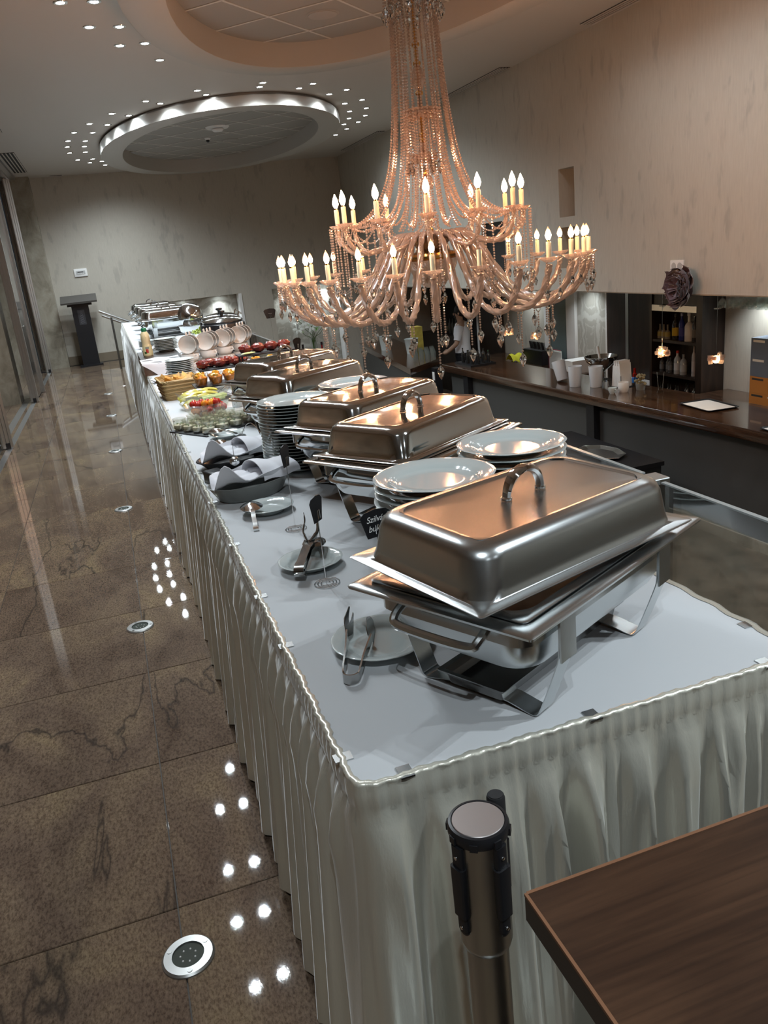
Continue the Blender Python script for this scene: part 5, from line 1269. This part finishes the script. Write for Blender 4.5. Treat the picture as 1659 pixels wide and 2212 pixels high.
# pendants
M_pend = pm('pendant_glow', (1,.8,.5), .3, emit=(1.0,.62,.30), es=9)
pg = None
for (y, lab) in ((9.84,'first small glowing crystal pendant lamp from the left, under the chandelier drops'),(9.09,'second small glowing crystal pendant lamp from the left'),(6.62,'third small glowing crystal pendant lamp, before the dark wood panel'),(5.87,'rightmost small glowing crystal pendant lamp before the bottle cabinet')):
    t = thing('pendant_lamp', lab, 'lamp', (5.0+.0, y, .28))
    MB().tube([(0,0,.04),(0,0,SOF-.012-.28)], .0016, 5).lathe([(.0,.44),(.03,.437),(.03,.43),(.0,.43)][::-1], 12).build('cord', M_chrome, t)
    rr_ = random.Random(int(y*10)); gl = MB()
    for k in range(26):
        a = rr_.uniform(0,6.28); q = .045+.015*rr_.random(); s_ = .014
        gl.box(-s_,s_,-s_,s_,-s_,s_, TR(q*cos(a), q*sin(a), rr_.uniform(-.035,.035)) @ RZ(a) @ RX(rr_.uniform(-.4,.4)))
    gl.build('crystal_shade', M_dish, t, smooth=False, kind='stuff')
    MB().ball((0,0,-.005), .034, 12, 8).build('bulb', M_pend, t)
    L = bpy.data.lights.new('pendant_light', 'POINT'); L.energy = 2.0; L.color = (1,.7,.4); L.shadow_soft_size = .03
    lo = bpy.data.objects.new('pendant_light', L); C.objects.link(lo); lo.parent = t; lo.location = (0,0,-.075)
# things on the bar
def jug(lab, x, y, rot):
    t = thing('plastic_jug', lab, 'jug', (x, y, BZ+.001)); t.rotation_euler = rot
    MB().lathe([(.0,0),(.062,0),(.066,.01),(.078,.20),(.080,.235),(.076,.235),(.062,.012),(.0,.008)], 20).build('body', pm('milky_plastic', (0.62,0.63,0.64), 0.4, trans=0.0), t)
    return t
t = thing('bottle_cooler', 'steel cooler bowl in the middle of the white jugs on the bar', 'bowl', (5.385, 8.25, BZ))
MB().lathe([(.0,0),(.10,0),(.10,.01),(.03,.02),(.03,.10),(.06,.12),(.17,.22),(.20,.28),(.20,.285),(.19,.285),(.16,.225),(.05,.13),(.0,.13)], 32).build('bowl', M_steel, t)
MB().tube([(.0,0,.14),(-.03,.03,.40)], .014, 8).build('ladle', M_paper, t)
jug('white jug tilted to the left on the bar, leftmost of the jugs', 5.02, 8.52, (R(-2),R(2),0)).rotation_euler = (R(-17), R(-4), 0)
bpy.data.objects['plastic_jug'].location.z = BZ+.022
jug('white jug standing in front of the steel cooler, middle one', 4.96, 8.14, (0,0,0))
jug('white jug standing right of the middle one on the bar', 5.10, 7.93, (0,0,.4))
t = thing('napkin_holder', 'black wire holder stuffed with tall white paper napkins on the bar', 'napkin holder', (5.30, 7.72, BZ), BA)
MB().box(-.09,.09,-.10,.10,0,.008).build('base', M_black, t, smooth=False)
for x in (-.09,.09):
    for y in (-.10,.10): MB().tube([(x,y,.008),(x,y,.14)], .004, 6).build('wire', M_black, t)
for k in range(9): MB().box(-.075,.075,-.006,.006,.01,.27+.03*sin(k*2.1), TR(0,-.075+.019*k,0) @ RX(R(-5+1.3*k))).build('paper_napkin', M_paper, t, smooth=False)
t = thing('small_cup', 'small white espresso cup on the bar in front of the mug', 'cup', (5.0, 7.46, BZ))
MB().lathe([(.0,.0),(.028,.0),(.045,.04),(.047,.065),(.044,.065),(.040,.04),(.0,.008)], 20).build('bowl', M_porc, t); MB().tube(smoothpath([(0,-.044,.05),(0,-.07,.05),(0,-.066,.025),(0,-.04,.02)], 10), .005, 6).build('handle', M_porc, t)
t = thing('mug', 'beige mug beside the small white cup on the bar', 'mug', (5.14, 7.46, BZ))
MB().lathe([(.0,.0),(.048,.0),(.060,.03),(.062,.09),(.056,.105),(.053,.105),(.056,.03),(.0,.01)], 22).build('body', M_cup, t)
t = thing('potted_plant', 'small pot plant with dry buds beside the napkin holder', 'plant', (5.33, 7.42, BZ))
MB().lathe([(.0,0),(.045,0),(.055,.07),(.05,.07),(.0,.06)], 16).build('pot', M_greypan, t)
pb = MB()
for k in range(26): pb.ball((.06*cos(k*2.4)*(k/26)**.5, .06*sin(k*2.4)*(k/26)**.5, .11+.045*sin(k*1.3)), .016, 6, 4)
pb.build('buds', pm('dry_buds', (0.30,0.25,0.14), 0.8, var=0.4, vscale=40), t, kind='stuff')
t = thing('beer_glass', 'tall empty beer glass on the bar before the dark wood panel', 'glass', (5.36, 7.12, BZ))
MB().lathe([(.0,0),(.036,0),(.036,.012),(.022,.03),(.030,.12),(.040,.22),(.038,.22),(.028,.12),(.018,.035),(.0,.03)], 18).build('glass', M_glass, t)
def btray(lab, x, y, rz, hx, hy):
    t = thing('serving_tray', lab, 'tray', (x, y, BZ), rz)
    MB().rr([(hx-.02,hy-.02,.03,0),(hx,hy,.04,.012),(hx,hy,.04,.016),(hx-.012,hy-.012,.035,.016),(hx-.022,hy-.022,.03,.006)], 4).build('tray', M_black, t)
    MB().rr([(hx-.03,hy-.03,.02,.0065),(hx-.03,hy-.03,.02,.0085)], 3).build('paper_mat', M_paper, t)
btray('black rimmed serving tray with a white mat on the bar', 5.25, 6.25, R(-6), .17, .25)
btray('black tray with white mat cut by the right frame edge', 5.07, 5.03, R(-6), .17, .22)
t = thing('porcelain_cup', 'white porcelain cup on the tray at the right frame edge', 'cup', (5.1, 4.95, BZ+.009))
MB().lathe([(.0,0),(.04,0),(.05,.10),(.047,.10),(.0,.01)], 18).build('body', M_porc, t)
t = thing('drip_tray', 'black tray of little dark bottles at the far end of the bar', 'tray', (4.95, 10.85, BZ))
MB().box(-.20,.20,-.28,.28,0,.03).build('tray', M_black, t, smooth=False)
for k in range(10):
    bottle('little black pourer bottle standing in the black tray on the bar', 4.82+.085*(k % 4), 10.65+.16*(k//4), BZ+.031, .17+.02*(k % 3), .024, (.012,.012,.012), None, (.02,.05,.02) if k == 3 else None, 'little bottles in the black tray')
# bar block: buckets, glasses, yellow box
def bucket(lab, x, y):
    t = thing('ice_bucket', lab, 'bucket', (x, y, BZ)); MB().lathe([(.0,0),(.09,0),(.12,.24),(.125,.245),(.115,.24),(.085,.01),(.0,.01)], 24).build('body', M_porc, t)
bucket('left white ice bucket on the bar block', 4.64, 13.95); bucket('right white ice bucket on the bar block', 4.78, 13.0)
tag(MB().box(-.07,.07,-.11,.11,0,.40).build('yellow_box', pm('yellow_card', (0.42,0.33,0.06), 0.6, var=.2, vscale=12), None, (5.02, 13.35, BZ), 0, False), 'tall yellowish box behind the glasses on the bar block', 'box')
tg = thing('tumbler', 'clear drinking glass in the crowd on the bar block', 'glass', (0,0,0), 0, 'glasses on the bar block')
MB().lathe([(.0,0),(.032,0),(.038,.12),(.036,.12),(.030,.006),(.0,.006)], 14).build('glass', M_wglass, tg)
k = 0
for i in range(5):
    for j in range(4):
        y = 11.95+.17*i; x = 4.45+.10*j+.10*i*.6
        if k == 0: tg.location = (x, y, BZ+.001)
        else: dup(tg, (x, y, BZ+.001))
        k += 1
# shelf of bottles behind the block
for k in range(12): bottle('dim bottle standing in the dark shelves behind the bar block', 6.38, 14.3+.15*k, BZ+.001+(.0 if k % 2 else .0), .30, .036, (.04,.04,.035), (.20,.18,.12) if k % 3 == 0 else None, None, 'dim bottles behind the bar block')
t = thing('back_shelf', 'dark shelf unit behind the bar block', 'shelf', (6.36, 15.15, LOW)); MB().box(-.15,.155,-1.0,1.0,0,BZ-LOW).build('body', M_darkwood, t, smooth=False)
# ================================================================ WALL THINGS
t = thing('wall_socket', 'white double wall socket on the right wall above the bar', 'socket', (XR, 6.20, 1.09))
MB().box(-.010,0,-.09,.09,-.048,.048).build('plate', M_paper, t, smooth=False)
for y in (-.04,.04):
    MB().lathe([(.0,-.001),(.030,-.001),(.030,.002),(.0,.002)], 20, TR(-.011,y,0) @ RY(R(90))).build('socket', pm('socket_well', (0.45,0.44,0.43), 0.5), t)
t = thing('wall_flower', 'dark purple crumpled fabric rose hanging over the wall edge below the socket', 'decoration', (XR-.02, 6.03, .92))
fw = MB(); r2 = random.Random(4)
for k in range(34):
    a = r2.uniform(0,6.28); q = .03+.10*(k/34); tl = r2.uniform(.4,1.3); s_ = .055+.03*r2.random()
    fw.sheet(lambda u, v: ((u-.5)*s_*2, (v-.5)*s_*2*(1-.4*abs(u-.5)), .04*((u-.5)**2+(v-.5)**2)*4+.008*sin(7*u+5*v)), 6, 6, .002, TR(-.05-.04*(1-k/34), q*cos(a), q*sin(a)*1.25) @ RX(a) @ RY(-R(90)) @ RX(tl-.6))
fw.build('petals', pm('purple_fabric', (0.085,0.045,0.06), 0.45, sheen=0.6), t, ang=60)
MB().ball((-.05,0,0), .10, 14, 10, (.5,1,1.25), wob=lambda a, q: .1*sin(5*a+3*q)).build('core', pm('purple_core', (0.05,0.03,0.04), 0.6), t)
MB().tube([(-.03,0,.10),(-.025,.0,.16)], .02, 8).build('knot', M_black, t)
t = thing('wall_controller', 'white wall controller with a small dark display beside the podium', 'controller', (-.295, YF-.001, 1.635))
MB().rr([(.115,.07,.008,0),(.115,.07,.008,.02),(.11,.065,.008,.024)], 2, M=RX(R(90))).build('plate', M_paper, t)
MB().rr([(.08,.032,.004,.0245),(.08,.032,.004,.028)], 2, M=RX(R(90))).build('inner_panel', pm('controller_grey', (0.5,0.5,0.49), 0.5), t)
MB().box(-.055,.045,-.0295,-.0285,.004,.018).build('display', M_black, t, smooth=False)
for k in range(4): MB().box(-.05+.028*k,-.035+.028*k,-.0295,-.0285,-.022,-.010).build('button', M_paper, t, smooth=False)
t = thing('podium', 'black lectern with a slanted top standing against the far wall', 'lectern', (-.42, 15.9, 0))
MB().box(-.20,.20,-.16,.16,0,.03).build('base', M_black, t, smooth=False)
MB().box(-.145,.145,-.10,.10,.03,1.07).build('column', M_black, t, smooth=False)
MB().box(-.21,.21,-.13,.13,1.071,1.11).build('collar', M_black, t, smooth=False)
MB().box(-.31,.31,-.23,.23,0,.03, TR(0,0,1.17) @ RX(R(14))).build('desk_top', pm('podium_top', (0.07,0.065,0.06), 0.4), t, smooth=False)
MB().box(-.06,.06,-.103,-.1005,.74,1.0).build('crest_panel', pm('crest', (0.045,0.045,0.05), 0.3), t, smooth=False)
for k in range(6): MB().tube([(.035*cos(q*pi/6)*(1-.1*k), -.104, .78+.035*k+.012*sin(q*pi/6)) for q in range(12)], .002, 5, True).build('crest_line', pm('crest_line', (0.16,0.16,0.18), 0.4), t)
# flowers and bottles in the niche
t = thing('lily_vase', 'tall glass vase of white lilies in the right wall niche', 'vase', (3.93, YF+.10, -.70))
MB().lathe([(.0,0),(.05,0),(.055,.01),(.06,.60),(.057,.60),(.050,.012),(.0,.012)], 18).build('vase', M_glass, t)
M_stem = pm('stem_green', (0.07,0.13,0.03), 0.6); M_lily = pm('lily_white', (0.78,0.80,0.74), 0.5); M_leaf = pm('leaf_green', (0.09,0.20,0.03), 0.5)
r3 = random.Random(9)
def lily(mb, c, dr):
    z = Vector(dr).normalized(); q = z.to_track_quat('Z', 'Y').to_matrix().to_4x4()
    for k in range(6):
        a = k*pi/3
        mb.sheet(lambda u, v: (.015+.12*u, (v-.5)*.055*sin(pi*min(.97, u*.9+.08)), .05*u-.075*u*u*u), 7, 3, .0015, Matrix.Translation(c) @ q @ RZ(a))
for k, (x, z, y) in enumerate(((-.30,.82,-.10),(-.18,.95,-.12),(-.05,.84,-.16),(.12,.92,-.13),(.24,.82,-.12),(.02,1.02,-.08),(.32,.92,-.06),(-.34,.98,-.05))):
    MB().tube(smoothpath([(.01*k-.03,0,.05),(.01*k-.03,0,.55),(x*.6,y*.6,z-.14),(x,y,z)], 14), .005, 5).build('stem', M_stem, t)
    lm = MB(); lily(lm, Vector((x,y,z)), (x*.9, -.8, .25)); lm.build('lily_flower', M_lily, t, ang=60)
lf = MB()
for k in range(22):
    a = r3.uniform(0,6.28); lf.sheet(lambda u, v: (.16*u, (v-.5)*.045*sin(pi*u*.95+.1), .05*u*u), 6, 3, .001, TR(r3.uniform(-.22,.22), r3.uniform(-.10,-.02), r3.uniform(.70,1.02)) @ RZ(a) @ RY(r3.uniform(-.8,.2)))
lf.build('leaves', M_leaf, t, kind='stuff')
bottle('dark bottle with a red lower half standing right of the lily vase', 4.06, YF-.02, -.70, .50, .055, (.28,.01,.015), None, (.02,.005,.01), shoulder=.42)
bottle('near-black bottle standing left of the lily vase', 3.66, YF-.02, -.70, .50, .055, (.02,.012,.012), None, (.02,.01,.01), shoulder=.42)

# ================================================================ PERSON behind the bar
pr = thing('person', 'dark-haired person in a white shirt standing behind the bar beyond the chandelier', 'person', (5.72, 13.0, LOW), R(55))
bm = bmesh.new(); sk_ = bm.verts.layers.skin.verify(); V_ = {}
def jn(n_, p, r, root=False):
    v = bm.verts.new(p); v[sk_].radius = (r[0], r[1]) if isinstance(r, tuple) else (r, r); v[sk_].use_root = root; V_[n_] = v; return v
J = [('pel',(0,0,.98),(.16,.11),True),('wai',(0,0,1.12),(.14,.10)),('che',(0,.01,1.32),(.17,.115)),('sho',(0,0,1.45),(.13,.09)),('nek',(0,.01,1.52),.055),('hd0',(0,.03,1.58),.060),('hd1',(0,.03,1.66),.088),('hd2',(0,.02,1.73),.075)]
for a in J: jn(*a)
for s, q in ((-1,'l'),(1,'r')):
    for a in (('s',(.18*s,0,1.43),.06),('e',(.25*s,.05,1.17),.045),('w',(.22*s,.24,1.03),.032),('h',(.21*s,.31,1.02),.030),('hip',(.10*s,0,.92),.10),('kne',(.11*s,.02,.50),.065),('ank',(.11*s,-.02,.08),.045),('toe',(.12*s,.13,.035),.035)): jn(q+a[0], a[1], a[2])
def ed(a, b_): bm.edges.new((V_[a], V_[b_]))
for a, b_ in (('pel','wai'),('wai','che'),('che','sho'),('sho','nek'),('nek','hd0'),('hd0','hd1'),('hd1','hd2')): ed(a, b_)
for q in 'lr':
    for a, b_ in (('sho',q+'s'),(q+'s',q+'e'),(q+'e',q+'w'),(q+'w',q+'h'),('pel',q+'hip'),(q+'hip',q+'kne'),(q+'kne',q+'ank'),(q+'ank',q+'toe')): ed(a, b_)
def skinned(bm_, name, m_, parent):
    me = bpy.data.meshes.new(name); bm_.to_mesh(me); o = bpy.data.objects.new(name, me); C.objects.link(o)
    o.modifiers.new('s', 'SKIN'); sb = o.modifiers.new('u', 'SUBSURF'); sb.levels = 2; sb.render_levels = 2
    bpy.context.view_layer.update()
    m2 = bpy.data.meshes.new_from_object(o.evaluated_get(bpy.context.evaluated_depsgraph_get()))
    bpy.data.objects.remove(o); m2.name = name; m2.materials.clear()
    m2.polygons.foreach_set('use_smooth', [True]*len(m2.polygons)); m2.materials.append(m_); return link(name, m2, parent)
M_skin = pm('skin', (0.42,0.26,0.18), 0.5)
body = skinned(bm, 'body', M_skin, pr); bm.free()
# fingers rooted in the palms
for s in (-1, 1):
    fb = MB()
    for k in range(4): fb.tube([(.21*s+(k-1.5)*.016,.32,1.02),(.21*s+(k-1.5)*.017,.36,1.015),(.21*s+(k-1.5)*.017,.385,.995)], [.009,.008,.006], 6)
    fb.tube([(.19*s,.30,1.02),(.165*s,.33,1.01),(.165*s,.355,1.0)], [.010,.009,.007], 6); fb.build('fingers', M_skin, body)
MB().rr([(.165,.115,.09,.93),(.172,.122,.10,1.05),(.165,.118,.10,1.15),(.190,.130,.11,1.32),(.185,.115,.10,1.42),(.10,.09,.07,1.49),(.062,.062,.05,1.515)], 6, False, False).build('shirt', M_nap, pr)
for s in (-1,1): MB().tube([(.16*s,.0,1.44),(.20*s,.015,1.36),(.245*s,.045,1.22)], [.075,.068,.060], 10).build('sleeve', M_nap, pr)
MB().rr([(.17,.125,.09,.90),(.172,.126,.09,1.0)], 5).build('apron_band', M_black, pr)
for s in (-1,1): MB().tube([(.09*s,0,.94),(.11*s,.02,.50),(.11*s,-.02,.09)], [.115,.085,.075], 10).build('trouser_leg', M_black, pr)
for s in (-1,1): MB().ball((.117*s,.06,.05), .06, 10, 6, (.8,1.9,.8)).build('shoe', M_black, pr)
M_hair = pm('dark_hair', (0.012,0.009,0.008), 0.6)
MB().ball((0,.0,1.70), .108, 16, 10, (.92,1.0,1.05), wob=lambda a, q: .03*sin(9*a)*sin(7*q)).build('hair', M_hair, pr)
MB().ball((0,.095,1.60), .045, 10, 6, (1.1,.6,.8)).build('beard', M_hair, pr)
for s in (-1,1): MB().ball((.033*s,.108,1.672), .010, 8, 6).build('eye', M_black, body); MB().ball((.098*s,.02,1.655), .022, 8, 6, (.4,.7,1.1)).build('ear', M_skin, body)
MB().ball((0,.122,1.645), .014, 8, 6, (.8,1,1.6)).build('nose', M_skin, body)

# ================================================================ FOREGROUND
t = thing('barrier_stanchion', 'steel queue stanchion with a black belt head in front of the table skirt', 'stanchion', (.252, .617, 0))
MB().lathe([(.0,0),(.16,0),(.165,.006),(.15,.02),(.03,.03),(.0,.03)], 40).build('base', M_brush, t)
M_tubeb = pm('brushed_tube', (0.50,0.51,0.49), 0.28, 1.0, aniso=0.7)
MB().lathe([(.0225,.03),(.0225,.80),(.0,.80)], 40).build('pole', M_tubeb, t)
MB().lathe([(.022,.797),(.0255,.800),(.0275,.808),(.0275,.945),(.0,.945)], 48).build('head', M_tubeb, t)
MB().lathe([(.0278,.938),(.0300,.939),(.0312,.943),(.0312,.949),(.0298,.9525),(.0272,.953),(.0268,.9515),(.0,.9515)], 48).build('collar', M_black, t)
MB().lathe([(.0,.9516),(.0262,.9516),(.0264,.9525),(.0258,.9532),(.0,.9532)], 48).build('cap_plate', pm('cap_metal', (0.55,0.51,0.50), 0.38, 0.9), t)
a0 = math.atan2(-.617, -.252)
for k, a in enumerate((a0-.85, a0+.72, a0+2.3)):
    M = RZ(a)
    g_ = MB(); g_.rr([(.0035,.0068,.003,-.042),(.0038,.0072,.003,0),(.0038,.0072,.003,.062)], 3, M=M @ TR(.0288,0,.876)); g_.rr([(.0045,.0085,.003,-.025),(.0048,.0088,.003,.035)], 3, M=M @ TR(.0300,0,.878))
    g_.ball((.0288,0,.833), .0068, 10, 6, (.55,1,1), M=M)
    g_.build('belt_slot', M_black, t)
    for z in (.925, .838): MB().lathe([(.0,0),(.0022,0),(.0020,.0012),(.0,.0015)], 10, M @ TR(.0322,0,z) @ RY(R(90))).build('screw', M_chrome, t)
for k in range(8): MB().box(.0300,.0325,-.004,.004,.9395,.9475, RZ(k*pi/4+.2)).build('collar_notch', M_black, t, smooth=False)
be = MB(); bx_, by_ = .0405*cos(a0+2.62), .0405*sin(a0+2.62)
be.lathe([(.0,.884),(.0085,.885),(.0098,.888),(.0098,.950),(.0088,.9535),(.0,.9538)], 24, TR(bx_, by_, 0)); be.lathe([(.0,.9539),(.0075,.9539),(.0078,.9545),(.0,.9548)], 24, TR(bx_, by_, 0)); be.build('belt_end', M_blackm, t)
t = thing('reception_counter', 'walnut wood counter in the lower right corner, cut by the frame', 'counter', (0.677, -.08, 0))
MB().rr([(.449,.547,.002,.972),(.450,.548,.002,.974),(.450,.548,.002,.998),(.449,.547,.002,1.0)], 1).build('counter_top', M_counter, t)
MB().box(-.4508,-.4501,-.5475,.5475,.974,.9975).box(-.4495,.4495,.5481,.5488,.974,.9975).build('edge_band', pm('dark_edge', (0.035,0.030,0.027), 0.4), t, smooth=False)
ed_ = MB(); ed_.box(-.4511,-.4485,-.548,.548,.9976,1.0004).box(-.4485,.4495,.5462,.5490,.9976,1.0004); ed_.build('edge_lip', M_counter_edge, t, smooth=False)
MB().box(-.35,.44,-.54,.40,0,.971).build('body', M_darkwood, t, smooth=False)
